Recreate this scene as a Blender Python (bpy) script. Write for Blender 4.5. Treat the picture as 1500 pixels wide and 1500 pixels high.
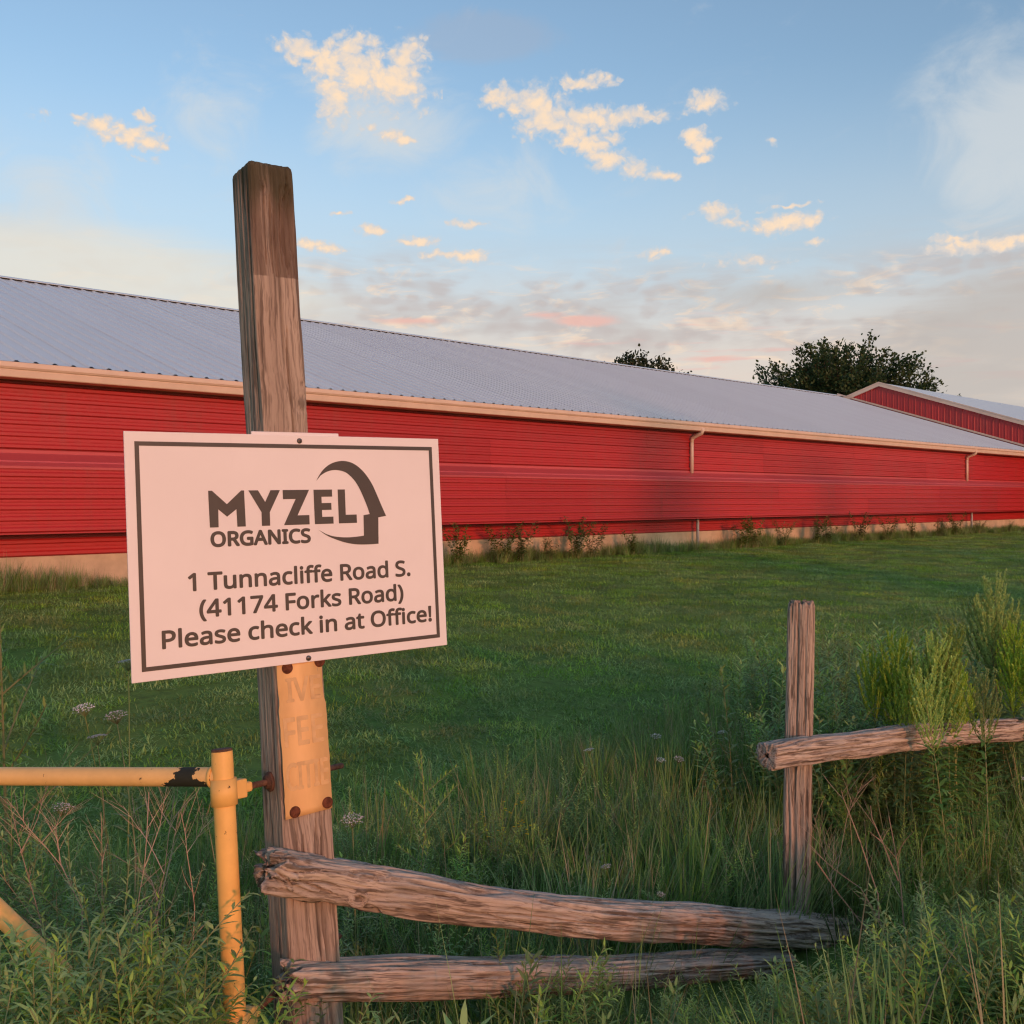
import bpy, math, random
import numpy as np
from mathutils import Vector, Matrix, noise, Euler

S = bpy.context.scene
for o in list(bpy.data.objects):
    bpy.data.objects.remove(o)
COL = S.collection
rad = math.radians

# ------------------------------------------------------------------ camera
CAMZ = 1.95
F, CX, CY = 1500.0, 750.0, 730.0          # focal length, centre column and horizon row in photo pixels
cam = bpy.data.objects.new('camera', bpy.data.cameras.new('camera'))
COL.objects.link(cam); S.camera = cam
cam.location = (0, 0, CAMZ); cam.rotation_euler = (rad(90), 0, 0)
cam.data.sensor_width = 36; cam.data.lens = 36.0; cam.data.shift_y = -(750 - CY) / 1500
cam.data.clip_start = .05; cam.data.clip_end = 3000

def px(x, y, d):
    """the point seen at photo pixel x, y when it stands d metres ahead"""
    return Vector(((x - CX) / F * d, d, CAMZ + (CY - y) / F * d))

# ------------------------------------------------------------------ exposure, sun, sky
S.view_settings.view_transform = 'Standard'; S.view_settings.look = 'None'
S.view_settings.gamma = 1; S.view_settings.use_curve_mapping = False
S.view_settings.exposure = 0.05
SUN_EL, SUN_AZ = 9.0, 150.0
sl = bpy.data.lights.new('sun', 'SUN'); sl.energy = 2.0; sl.angle = rad(2.0); sl.color = (1.0, .29, .14)
sun = bpy.data.objects.new('sun', sl); COL.objects.link(sun)
sd = Vector((math.sin(rad(SUN_AZ)) * math.cos(rad(SUN_EL)), math.cos(rad(SUN_AZ)) * math.cos(rad(SUN_EL)), math.sin(rad(SUN_EL))))
sun.rotation_euler = sd.to_track_quat('Z', 'Y').to_euler(); sun.location = sd * 60

W = bpy.data.worlds.new('World'); S.world = W; W.use_nodes = True
BG = .15
KEY = BG * 2 ** S.view_settings.exposure

class NT:
    def __init__(s, tree): s.t = tree; s.n = tree.nodes; s.l = tree.links
    def put(s, sock, v):
        if isinstance(v, bpy.types.NodeSocket): s.l.new(v, sock)
        elif v is not None: sock.default_value = v
    def math(s, op, a, b=None, c=None, clamp=False):
        n = s.n.new('ShaderNodeMath'); n.operation = op; n.use_clamp = clamp
        for i, v in enumerate((a, b, c)): s.put(n.inputs[i], v)
        return n.outputs[0]
    def vmath(s, op, a, b=None):
        n = s.n.new('ShaderNodeVectorMath'); n.operation = op; s.put(n.inputs[0], a)
        if b is not None: s.put(n.inputs[3 if op == 'SCALE' else 1], b)
        return n.outputs['Value'] if op in ('LENGTH', 'DOT_PRODUCT') else n.outputs[0]
    def mix(s, f, a, b, mode='MIX'):
        n = s.n.new('ShaderNodeMix'); n.data_type = 'RGBA'; n.blend_type = mode
        col = lambda v: (*v, 1) if isinstance(v, tuple) and len(v) == 3 else v
        s.put(n.inputs[0], f); s.put(n.inputs[6], col(a)); s.put(n.inputs[7], col(b))
        return n.outputs[2]
    def sstep(s, v, lo, hi, a=0., b=1.):
        n = s.n.new('ShaderNodeMapRange'); n.interpolation_type = 'SMOOTHSTEP'
        for i, q in enumerate((v, lo, hi, a, b)): s.put(n.inputs[i], q)
        return n.outputs[0]
    def noise(s, vec, scale=1., detail=6., rough=.55, dist=0.):
        n = s.n.new('ShaderNodeTexNoise'); s.put(n.inputs['Vector'], vec)
        n.inputs['Scale'].default_value = scale; n.inputs['Detail'].default_value = detail
        n.inputs['Roughness'].default_value = rough; n.inputs['Distortion'].default_value = dist
        return n.outputs['Fac']
    def mapping(s, vec, loc=(0, 0, 0), rot=(0, 0, 0), scale=(1, 1, 1), kind='POINT'):
        n = s.n.new('ShaderNodeMapping'); n.vector_type = kind; s.put(n.inputs[0], vec)
        n.inputs[1].default_value = loc; n.inputs[2].default_value = rot; n.inputs[3].default_value = scale
        return n.outputs[0]
    def ramp(s, f, stops):
        n = s.n.new('ShaderNodeValToRGB'); s.put(n.inputs[0], f); e = n.color_ramp.elements
        while len(e) < len(stops): e.new(.5)
        for q, (p, c) in zip(e, stops): q.position = p; q.color = (*c, 1)
        return n.outputs[0]

def build_world():
    g = NT(W.node_tree); g.n.clear()
    out = g.n.new('ShaderNodeOutputWorld'); bg = g.n.new('ShaderNodeBackground'); g.l.new(bg.outputs[0], out.inputs[0])
    bg.inputs[1].default_value = BG
    sky = g.n.new('ShaderNodeTexSky'); sky.sky_type = 'NISHITA'; sky.sun_disc = False
    sky.sun_elevation = rad(SUN_EL); sky.sun_rotation = rad(SUN_AZ)
    tc = g.n.new('ShaderNodeTexCoord'); d = tc.outputs['Generated']
    sep = g.n.new('ShaderNodeSeparateXYZ'); g.l.new(d, sep.inputs[0]); X, Y, Z = sep.outputs
    az = g.math('ARCTAN2', X, Y)
    el = g.math('ARCSINE', Z)
    cmb = g.n.new('ShaderNodeCombineXYZ'); g.l.new(az, cmb.inputs[0]); g.l.new(el, cmb.inputs[1]); ae = cmb.outputs[0]
    K = lambda r, gg, b: (r / KEY, gg / KEY, b / KEY)
    def dirn(x, y):
        a = math.atan((x - CX) / F); return a, math.atan((CY - y) / F * math.cos(a))
    # clear air; the haze over the horizon thins towards the glow of the low sun
    sunw = g.vmath('DOT_PRODUCT', d, (math.sin(rad(SUN_AZ)), math.cos(rad(SUN_AZ)), 0.)); hz = g.sstep(sunw, -.1, .9, 1., .6)
    c = g.mix(1., sky.outputs[0], (1.28, 1.36, 1.46), 'MULTIPLY')
    # two layers of the low air; far to the sides and behind it is plain, towards the barn it is broken up by cloud
    def air(c, e):
        c = g.mix(g.math('MULTIPLY', hz, g.sstep(e, .40, .12, 0., .75)), c, K(.58, .62, .66))
        return g.mix(g.math('MULTIPLY', hz, g.sstep(e, .25, .10, 0., .88)), c, K(.78, .665, .575))
    plain = air(c, el)
    azb = g.math('ABSOLUTE', az)
    m = g.math('MULTIPLY', g.sstep(azb, 1.35, .95), g.sstep(el, .75, .55))
    front = g.math('GREATER_THAN', m, .0001)
    elw = g.math('ADD', el, g.math('MULTIPLY', m, g.math('MULTIPLY', g.math('SUBTRACT', g.noise(g.mapping(ae, scale=(2.2, 5, 1)), 1., 3.), .5), .10)))
    c = air(c, elw)
    wnz = g.n.new('ShaderNodeTexNoise'); g.put(wnz.inputs['Vector'], ae); wnz.inputs['Scale'].default_value = 22.; wnz.inputs['Detail'].default_value = 5.
    # banks of thin cloud, softly streaked along the horizon
    n1 = g.noise(g.mapping(ae, scale=(5., 22., 1), loc=(3.1, .7, 0)), 1., 7., .6, .5)
    n2 = g.noise(g.mapping(ae, scale=(16., 60., 1), loc=(.4, 5.2, 0), rot=(0, 0, -.12)), 1., 6., .62, .8)
    bank = g.math('MULTIPLY', m, g.math('MULTIPLY', g.sstep(n1, .43, .62), g.sstep(elw, .27, .16)))
    c = g.mix(g.math('MULTIPLY', bank, .5), c, K(.53, .475, .455))
    lit = g.math('MULTIPLY', m, g.math('MULTIPLY', g.sstep(n2, .5, .68), g.sstep(elw, .25, .18)))
    c = g.mix(g.math('MULTIPLY', lit, .95), c, K(.90, .72, .57))
    rose = g.math('MULTIPLY', g.sstep(g.noise(g.mapping(ae, scale=(7., 75., 1), loc=(8.3, 2.2, 0)), 1., 4., .6, .4), .56, .7), g.math('MULTIPLY', g.sstep(elw, .19, .15), g.sstep(elw, .08, .13)))
    c = g.mix(g.math('MULTIPLY', g.math('MULTIPLY', m, rose), .75), c, K(.86, .50, .44))
    vor = g.n.new('ShaderNodeTexVoronoi'); vor.feature = 'SMOOTH_F1'; g.put(vor.inputs['Vector'], g.mapping(g.vmath('ADD', ae, g.vmath('SCALE', g.vmath('SUBTRACT', wnz.outputs['Color'], (.5, .5, .5)), .03)), scale=(52., 110., 1), rot=(0, 0, .06))); vor.inputs['Scale'].default_value = 1.
    mot = g.math('MULTIPLY', g.sstep(vor.outputs['Distance'], .62, .2), g.math('MULTIPLY', g.sstep(elw, .235, .2), g.math('MULTIPLY', g.sstep(elw, .11, .16), g.sstep(n1, .36, .56))))
    c = g.mix(g.math('MULTIPLY', g.math('MULTIPLY', m, mot), .55), c, K(.55, .475, .455))
    # soft sheets
    def field(blobs, co, pad=1.0):
        acc = None
        for b in blobs:
            x, y, rx, ry = b[:4]; wt = b[4] if len(b) > 4 else 1.
            a, e = dirn(x, y)
            v = g.vmath('MULTIPLY', g.vmath('SUBTRACT', co, (a, e, 0)), (F / (rx * pad * math.cos(a) ** 2), F / (ry * pad * math.cos(a)), 0))
            q = g.math('MULTIPLY', g.math('SUBTRACT', 1., g.vmath('LENGTH', v), clamp=True), wt)
            acc = q if acc is None else g.math('MAXIMUM', acc, q)
        return acc
    nw = g.noise(g.mapping(ae, scale=(9., 13., 1), rot=(0, 0, .5)), 1., 6., .62, 1.2)
    wisp = field([(1500, 180, 190, 150), (320, 170, 130, 70, .5), (60, 270, 150, 90, .5), (560, 180, 150, 80, .9), (720, 280, 160, 70, .5)], ae, 1.2)
    c = g.mix(g.math('MULTIPLY', g.sstep(g.math('ADD', wisp, g.math('MULTIPLY', g.math('SUBTRACT', nw, .5), 1.3)), .08, .75), g.math('MULTIPLY', m, .68)), c, K(.68, .71, .72))
    sheet = field([(120, 400, 430, 95), (330, 440, 260, 60, .8)], ae, 1.15)
    c = g.mix(g.math('MULTIPLY', g.sstep(g.math('ADD', sheet, g.math('MULTIPLY', g.math('SUBTRACT', n1, .5), .7)), .1, .75), .85), c, K(.79, .76, .68))
    grey = field([(1520, 480, 330, 110), (1400, 560, 300, 70, .9), (1130, 430, 200, 40, .6)], ae, 1.2)
    c = g.mix(g.math('MULTIPLY', g.sstep(g.math('ADD', grey, g.math('MULTIPLY', g.math('SUBTRACT', n1, .5), .8)), .1, .65), .8), c, K(.53, .49, .46))
    pk = field([(862, 470, 60, 10), (800, 462, 40, 7, .7), (1040, 525, 60, 6, .7), (600, 470, 70, 6, .6)], ae, 1.3)
    c = g.mix(g.math('MULTIPLY', g.sstep(g.math('ADD', pk, g.math('MULTIPLY', g.math('SUBTRACT', n2, .5), .9)), .15, .7), .8), c, K(.86, .50, .43))
    lil = field([(715, 55, 130, 40)], ae, 1.1)
    c = g.mix(g.math('MULTIPLY', g.sstep(g.math('ADD', lil, g.math('MULTIPLY', g.math('SUBTRACT', nw, .5), .9)), .1, .5), .33), c, K(.40, .44, .53))
    g.l.new(c, bg.inputs[0])
    # the small sunlit cumulus, cluster by cluster (each cluster is worked out only where it stands)
    clusters = [
        [(440, 72, 44, 22), (480, 92, 46, 34), (520, 105, 46, 46), (512, 70, 36, 22), (548, 92, 34, 34), (596, 90, 36, 40), (575, 118, 58, 34), (488, 150, 28, 46), (608, 150, 34, 34, .5), (545, 160, 60, 40, .36), (572, 197, 34, 12), (596, 206, 22, 9), (545, 184, 12, 9), (700, 135, 14, 9), (663, 140, 18, 8)],
        [(145, 182, 40, 18), (170, 196, 40, 14, .7), (198, 200, 34, 22), (222, 212, 30, 14), (120, 172, 18, 9), (207, 170, 20, 9), (215, 237, 26, 11, .5), (62, 172, 26, 16, .35)],
        [(735, 143, 40, 20), (775, 153, 52, 28), (800, 175, 50, 34), (735, 128, 36, 10, .6), (865, 172, 66, 18), (935, 168, 66, 13), (1035, 150, 44, 16), (850, 120, 42, 14), (885, 118, 26, 10, .8), (840, 195, 34, 24), (868, 212, 34, 22), (895, 232, 40, 18), (930, 248, 40, 14), (965, 256, 34, 9), (1020, 198, 24, 14), (1030, 212, 22, 14), (1031, 231, 13, 9), (900, 200, 18, 13), (1128, 210, 11, 7), (1003, 285, 18, 4)],
        [(545, 340, 28, 11), (612, 352, 34, 10), (688, 374, 32, 12), (592, 293, 24, 5), (690, 329, 40, 7), (455, 357, 34, 12), (480, 366, 34, 8), (640, 373, 28, 7), (498, 315, 18, 5)],
        [(1045, 312, 46, 14), (1068, 326, 26, 13), (1150, 328, 66, 16), (1195, 353, 24, 7), (1160, 302, 46, 4, .7), (955, 370, 30, 13, .8), (1100, 385, 70, 12, .6)],
        [(1440, 358, 100, 13), (1395, 350, 40, 9)]]
    bp = g.n.new('ShaderNodeBackground'); bp.inputs[1].default_value = BG; g.l.new(plain, bp.inputs[0])
    last = bg.outputs[0]
    for k, puffs in enumerate(clusters):
        pad = 1.32
        bx = [dirn(p[0] + sg * p[2] * pad * 1.3, p[1])[0] for p in puffs for sg in (-1, 1)]; by = [dirn(p[0], p[1] + sg * p[3] * pad * 1.5)[1] for p in puffs for sg in (-1, 1)]
        bx = [min(bx) - .012, max(bx) + .012]; by = [min(by) - .010, max(by) + .010]
        co0 = g.vmath('MULTIPLY', g.vmath('SUBTRACT', ae, ((min(bx) + max(bx)) / 2, (min(by) + max(by)) / 2, 0)), (2 / (max(bx) - min(bx)), 2 / (max(by) - min(by)), 0))
        ab = g.vmath('ABSOLUTE', co0); s2 = g.n.new('ShaderNodeSeparateXYZ'); g.l.new(ab, s2.inputs[0])
        inside = g.math('LESS_THAN', g.math('MAXIMUM', s2.outputs[0], s2.outputs[1]), 1.)
        off = (3.7 * k, 1.9 * k, 0)
        wn = g.n.new('ShaderNodeTexNoise'); g.put(wn.inputs['Vector'], g.mapping(ae, scale=(30., 34., 1), loc=off)); wn.inputs['Scale'].default_value = 1.; wn.inputs['Detail'].default_value = 4.; wn.inputs['Roughness'].default_value = .6
        co = g.vmath('ADD', ae, g.vmath('MULTIPLY', g.vmath('SUBTRACT', wn.outputs['Color'], (.5, .5, .5)), (.028, .022, 0)))
        fld = field(puffs, co, pad)
        n_f = g.noise(g.mapping(ae, scale=(75., 90., 1), loc=off), 1., 8., .66, .3)
        n_m = g.noise(g.mapping(ae, scale=(24., 30., 1), loc=off), 1., 3., .55)
        vo = g.n.new('ShaderNodeTexVoronoi'); vo.feature = 'SMOOTH_F1'; vo.inputs['Scale'].default_value = 1.; vo.inputs['Smoothness'].default_value = .35; vo.inputs['Detail'].default_value = 2.; g.put(vo.inputs['Vector'], g.mapping(co, scale=(95., 115., 1), loc=off))
        den = g.math('ADD', g.math('ADD', fld, g.math('MULTIPLY', g.math('SUBTRACT', .42, vo.outputs['Distance']), .55)), g.math('ADD', g.math('MULTIPLY', g.math('SUBTRACT', n_f, .5), .45), g.math('MULTIPLY', g.math('SUBTRACT', n_m, .5), .5)))
        gt = g.sstep(fld, .0, .16)
        core = g.math('MULTIPLY', g.sstep(den, -.02, .52), gt)
        core = g.math('MULTIPLY', core, g.sstep(n_m, .28, .56, .62, 1.))
        soft = g.math('MULTIPLY', g.sstep(den, -.15, .4), gt)
        q = g.mix(g.math('MULTIPLY', soft, .42), c, K(.66, .66, .66))
        cc = g.mix(g.sstep(g.math('ADD', den, g.math('MULTIPLY', g.math('SUBTRACT', n_f, .5), .9)), .12, .85), K(.74, .67, .62), K(1.0, .76, .54))
        q = g.mix(core, q, cc)
        b2 = g.n.new('ShaderNodeBackground'); b2.inputs[1].default_value = BG; g.l.new(q, b2.inputs[0])
        ms = g.n.new('ShaderNodeMixShader'); g.l.new(inside, ms.inputs[0]); g.l.new(last, ms.inputs[1]); g.l.new(b2.outputs[0], ms.inputs[2]); last = ms.outputs[0]
    fin = g.n.new('ShaderNodeMixShader'); g.l.new(front, fin.inputs[0]); g.l.new(bp.outputs[0], fin.inputs[1]); g.l.new(last, fin.inputs[2])
    g.l.new(fin.outputs[0], out.inputs[0])
build_world()
W.cycles.sampling_method = 'NONE'
S.render.engine = 'CYCLES'
S.cycles.use_denoising = True; S.cycles.adaptive_threshold = .02
S.cycles.filter_width = 1.25
S.cycles.max_bounces = 5; S.cycles.diffuse_bounces = 2; S.cycles.transmission_bounces = 3; S.cycles.transparent_max_bounces = 8
S.cycles.caustics_reflective = False; S.cycles.caustics_refractive = False

# ------------------------------------------------------------------ materials
MATS = {}
def material(name):
    m = bpy.data.materials.new(name); m.use_nodes = True; MATS[name] = m
    g = NT(m.node_tree); b = g.n['Principled BSDF']
    return m, g, b
def bump(g, b, h, strength=.4, dist=.01):
    n = g.n.new('ShaderNodeBump'); n.inputs['Strength'].default_value = strength; n.inputs['Distance'].default_value = dist
    g.put(n.inputs['Height'], h); g.l.new(n.outputs[0], b.inputs['Normal'])
def objco(g): return g.n.new('ShaderNodeTexCoord').outputs['Object']
def attr(g, name):
    n = g.n.new('ShaderNodeAttribute'); n.attribute_name = name; return n.outputs['Fac']
def worldpos(g): return g.n.new('ShaderNodeNewGeometry').outputs['Position']

def mat_plain(name, col, rough=.6, var=.12, scale=6., spec=.5, metal=0., bmp=0., co='obj'):
    m, g, b = material(name)
    v = objco(g) if co == 'obj' else worldpos(g)
    n = g.noise(v, scale, 6., .6)
    lo = tuple(c * (1 - var) for c in col); hi = tuple(min(1, c * (1 + var)) for c in col)
    g.put(b.inputs['Base Color'], g.mix(g.sstep(n, .3, .7), lo, hi))
    g.put(b.inputs['Roughness'], g.sstep(g.noise(v, scale * 2.3, 4.), .3, .7, max(.05, rough - .08), min(1, rough + .08)))
    b.inputs['Specular IOR Level'].default_value = spec; b.inputs['Metallic'].default_value = metal
    if bmp: bump(g, b, g.noise(v, scale * 4, 5.), bmp, .004)
    return m

def mat_leaf(name, lo, hi, tip=None, rough=.55, trans=.35):
    """leaf blades: tint attribute runs over each plant, random per instance"""
    m, g, b = material(name)
    oi = g.n.new('ShaderNodeObjectInfo')
    t = attr(g, 'tint')
    c = g.mix(t, lo, hi)
    if tip: c = g.mix(g.sstep(g.noise(worldpos(g), 1.1, 3.), .48, .68), c, tip)
    hs = g.n.new('ShaderNodeHueSaturation'); g.put(hs.inputs['Color'], c)
    g.put(hs.inputs['Value'], g.sstep(oi.outputs['Random'], 0., 1., .72, 1.3)); g.put(hs.inputs['Saturation'], g.sstep(g.math('FRACT', g.math('MULTIPLY', oi.outputs['Random'], 7.3)), 0, 1, .82, 1.08))
    g.put(b.inputs['Base Color'], hs.outputs[0]); b.inputs['Roughness'].default_value = rough; b.inputs['Specular IOR Level'].default_value = .25
    tr = g.n.new('ShaderNodeBsdfTranslucent'); g.put(tr.inputs[0], hs.outputs[0])
    mx = g.n.new('ShaderNodeMixShader'); mx.inputs[0].default_value = trans
    g.l.new(b.outputs[0], mx.inputs[1]); g.l.new(tr.outputs[0], mx.inputs[2])
    g.l.new(mx.outputs[0], g.n['Material Output'].inputs[0])
    return m

def mat_wood(name, axis, light, mid, dark, fine=1., moss=None, band=None):
    """weathered timber, grain along local axis; the mesh carries a 'grain' attribute where the fibres open"""
    m, g, b = material(name)
    o = objco(g)
    sc = [70 * fine] * 3; sc[axis] = 2.2
    sc2 = [17 * fine] * 3; sc2[axis] = .9
    sc3 = [190 * fine] * 3; sc3[axis] = 6.
    warp = g.n.new('ShaderNodeTexNoise'); g.put(warp.inputs['Vector'], o); warp.inputs['Scale'].default_value = 5.; warp.inputs['Detail'].default_value = 3.
    ow = g.vmath('ADD', o, g.vmath('SCALE', g.vmath('SUBTRACT', warp.outputs['Color'], (.5, .5, .5)), .03))
    n1 = g.noise(g.mapping(ow, scale=tuple(sc)), 1., 5., .6)
    n2 = g.noise(g.mapping(ow, scale=tuple(sc2)), 1., 5., .55)
    n3 = g.noise(g.mapping(ow, scale=tuple(sc3)), 1., 3., .6)
    n4 = g.noise(o, 3.2, 5., .6)
    c = g.mix(g.sstep(n2, .34, .66), mid, light)
    c = g.mix(g.math('MULTIPLY', g.sstep(n1, .50, .62), .9), c, dark)
    c = g.mix(g.math('MULTIPLY', g.sstep(n3, .48, .66), .6), c, dark)
    c = g.mix(g.math('MULTIPLY', g.sstep(n4, .5, .72), .55), c, tuple(.5 * (l + d) * q for l, d, q in zip(light, dark, (.95, 1.05, 1.15))))
    gr = attr(g, 'grain')
    c = g.mix(g.math('MULTIPLY', gr, .7), c, tuple(x * .45 for x in dark))
    sx = g.n.new('ShaderNodeSeparateXYZ'); g.l.new(o, sx.inputs[0])
    if band:   # the part of a post that was never under a board: older, greyer, darker
        z0, zt = band
        zz = sx.outputs[2]
        up = g.sstep(zz, z0 - .002, z0 + .002)
        c = g.mix(g.math('MULTIPLY', up, g.sstep(n2, .40, .60, .04, .78)), c, (.12, .082, .060))
        top = g.sstep(g.math('ADD', zz, g.math('MULTIPLY', g.math('SUBTRACT', n2, .5), .35)), zt - .16, zt - .03)
        c = g.mix(g.math('MULTIPLY', top, .75), c, (.040, .045, .022))
    if moss:
        up = g.n.new('ShaderNodeNewGeometry').outputs['Normal']
        s2 = g.n.new('ShaderNodeSeparateXYZ'); g.l.new(up, s2.inputs[0])
        f = g.math('MULTIPLY', g.sstep(s2.outputs[2], .25, .85), g.sstep(g.noise(o, 38, 6., .65), .36, .6))
        c = g.mix(g.math('MULTIPLY', f, .6), c, moss)
    g.put(b.inputs['Base Color'], c); b.inputs['Roughness'].default_value = .85; b.inputs['Specular IOR Level'].default_value = .2
    h = g.math('ADD', g.math('MULTIPLY', n1, -.8), g.math('MULTIPLY', n3, -.5))
    bump(g, b, h, .8, .007)
    return m

def mat_paint(name, col, under, patch=None):
    """gate paint with chips; patch = (axis, lo, hi) is a length of the pipe where the paint has gone"""
    m, g, b = material(name)
    o = objco(g)
    n = g.noise(o, 9, 6., .6); nf = g.noise(o, 60, 5., .65); nl = g.noise(g.mapping(o, scale=(7, 7, 7)), 1., 2.)
    c = g.mix(g.sstep(n, .3, .7), tuple(q * .9 for q in col), tuple(q * 1.06 for q in col))
    chip = g.sstep(g.math('ADD', g.math('MULTIPLY', nf, .7), g.math('MULTIPLY', nl, .45)), .712, .74)
    if patch:
        s3 = g.n.new('ShaderNodeSeparateXYZ'); g.l.new(o, s3.inputs[0])
        q = g.math('ADD', s3.outputs[0], g.math('MULTIPLY', g.math('SUBTRACT', g.noise(o, 46, 5., .65), .5), .085))
        w2 = g.sstep(g.math('ADD', s3.outputs[2], g.math('MULTIPLY', g.math('SUBTRACT', nf, .5), .02)), -.010, .004)      # wider on the underside
        hit = g.math('MULTIPLY', g.sstep(g.math('SUBTRACT', q, g.math('MULTIPLY', w2, .045)), .010, .013), g.sstep(g.math('ADD', q, g.math('MULTIPLY', w2, .042)), .150, .147))
        chip = g.math('MAXIMUM', chip, hit)
    c = g.mix(chip, c, under)
    g.put(b.inputs['Base Color'], c)
    g.put(b.inputs['Roughness'], g.sstep(chip, 0, 1, .52, .8)); b.inputs['Specular IOR Level'].default_value = .4
    bump(g, b, g.math('SUBTRACT', g.math('MULTIPLY', nf, .15), chip), .5, .002)
    return m

M_post = mat_wood('post_wood', 2, (.45, .375, .30), (.355, .285, .225), (.15, .115, .090), 1., None, (.600, .925))
M_rpost = mat_wood('old_post_wood', 2, (.51, .43, .345), (.375, .305, .24), (.115, .088, .068), 1.1, (.16, .16, .12))
M_rail = mat_wood('rail_wood', 0, (.55, .48, .40), (.385, .32, .26), (.095, .072, .056), .8, (.36, .35, .32))
M_yel = mat_paint('yellow_paint', (.84, .51, .15), (.020, .022, .014))
M_yelrail = mat_paint('yellow_rail_paint', (.82, .53, .20), (.020, .024, .016), (0, .035, .20))
M_rust = mat_plain('rusty_bolt_steel', (.115, .062, .042), .75, .4, 60, .3, .2, .4)
M_nail = mat_plain('rusty_nail_steel', (.12, .042, .022), .85, .4, 90, .2, 0, .4)
M_screw = mat_plain('screw_steel', (.16, .15, .14), .4, .3, 80, .5, .8)
M_cream = mat_plain('cream_trim_enamel', (.66, .54, .43), .45, .05, 2., .4)
M_con = mat_plain('foundation_concrete', (.52, .42, .29), .9, .14, 2.0, .2, 0, .5)
M_pipe = mat_plain('grey_drain_plastic', (.36, .37, .37), .5, .1, 5.)
M_dark = mat_plain('dark_foam_closure', (.03, .03, .025), .9, .2, 8., .1)
M_soil = None

def mat_sign():
    m, g, b = material('sign_white_vinyl')
    o = objco(g)
    n = g.noise(o, 3., 4.); s = g.noise(g.mapping(o, scale=(30, 30, 6)), 1., 6., .65)
    c = g.mix(g.sstep(n, .3, .7), (.76, .74, .74), (.80, .78, .78))
    c = g.mix(g.math('MULTIPLY', g.sstep(s, .62, .8), .12), c, (.45, .42, .36))
    g.put(b.inputs['Base Color'], c); b.inputs['Roughness'].default_value = .34; b.inputs['Specular IOR Level'].default_value = .4
    bump(g, b, g.noise(o, 5., 2.), .06, .02)
    return m
M_sign = mat_sign()
M_ink = mat_plain('sign_dark_ink', (.075, .062, .052), .4, .08, 8., .4)

def mat_placard():
    m, g, b = material('placard_faded_yellow')
    o = objco(g)
    n = g.noise(g.mapping(o, scale=(22, 22, 7)), 1., 5.)
    c = g.mix(g.sstep(n, .35, .65), (.72, .44, .18), (.80, .50, .21))
    c = g.mix(g.sstep(g.noise(g.mapping(o, scale=(60, 60, 26)), 1., 5., .65), .76, .79), c, (.06, .035, .02))
    g.put(b.inputs['Base Color'], c); b.inputs['Roughness'].default_value = .55
    return m
M_plac = mat_placard()
M_plink = mat_plain('placard_ghost_lettering', (.60, .39, .18), .55, .12, 30.)

def mat_metal(name, col, rough, spec, streak_axis=2, dirt=(.2, .16, .13), amt=.25, vary=.07):
    """painted steel sheet: faint runs of dust, each sheet a touch different"""
    m, g, b = material(name)
    o = objco(g); w = worldpos(g)
    oi = g.n.new('ShaderNodeObjectInfo')
    sc = [9., 9., 9.]; sc[streak_axis] = .6
    n = g.noise(g.mapping(w, scale=tuple(sc)), 1., 6., .6); n2 = g.noise(w, .6, 5., .6)
    hs = g.n.new('ShaderNodeHueSaturation'); g.put(hs.inputs['Color'], (*col, 1))
    g.put(hs.inputs['Value'], g.sstep(oi.outputs['Random'], 0, 1, 1 - vary, 1 + vary))
    c = g.mix(g.math('MULTIPLY', g.sstep(g.math('ADD', g.math('MULTIPLY', n, .5), g.math('MULTIPLY', n2, .5)), .46, .7), amt), hs.outputs[0], dirt)
    g.put(b.inputs['Base Color'], c); b.inputs['Roughness'].default_value = rough; b.inputs['Specular IOR Level'].default_value = spec
    bump(g, b, g.noise(w, 2.2, 2.), .08, .03)
    return m
M_red = mat_metal('red_steel_siding', (.40, .024, .027), .42, .5, 2, (.30, .06, .05), .5, .10)
M_redtop = mat_metal('sky_lit_red_steel', (.47, .075, .08), .40, .5, 2, (.36, .10, .09), .25)  # sky light on the hood's sloping top, put into a paler red
M_roof = mat_metal('pale_grey_roof_steel', (.57, .675, .705), .32, .5, 0, (.46, .50, .52), .15, .02)

def mat_ground():
    m, g, b = material('ground_turf')
    w = worldpos(g)
    n = g.noise(w, .35, 6., .6); n2 = g.noise(w, 9., 7., .7)
    c = g.mix(g.sstep(n, .35, .65), (.105, .205, .044), (.155, .250, .058))
    c = g.mix(g.math('MULTIPLY', g.sstep(n2, .45, .7), .5), c, (.050, .075, .024))
    g.put(b.inputs['Base Color'], c); b.inputs['Roughness'].default_value = .95; b.inputs['Specular IOR Level'].default_value = .1
    bump(g, b, n2, .8, .03)
    return m
M_ground = mat_ground()

M_lawn = mat_leaf('lawn_blade', (.135, .300, .048), (.240, .430, .074), (.310, .400, .080), .5, .22)
M_tall = mat_leaf('tall_grass_blade', (.115, .250, .055), (.235, .385, .092), None, .5, .28)
M_straw = mat_leaf('dry_grass_straw', (.28, .26, .13), (.42, .38, .20), None, .7, .25)
M_weed = mat_leaf('weed_leaf', (.115, .260, .064), (.225, .400, .105), None, .5, .28)
M_weedtip = mat_leaf('young_weed_leaf', (.22, .40, .08), (.36, .52, .12), None, .5, .3)
M_stem = mat_leaf('green_stem', (.18, .23, .08), (.28, .30, .12), None, .6, .1)
M_plume = mat_leaf('goldenrod_bud', (.28, .46, .075), (.44, .60, .13), None, .6, .25)
M_dry = mat_leaf('dead_stalk', (.34, .22, .15), (.56, .43, .31), None, .8, .05)
M_lace = mat_leaf('white_floret', (.74, .70, .70), (.86, .84, .84), None, .6, .3)
M_gold = mat_leaf('yellow_floret', (.62, .44, .03), (.78, .58, .06), None, .6, .3)
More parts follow.
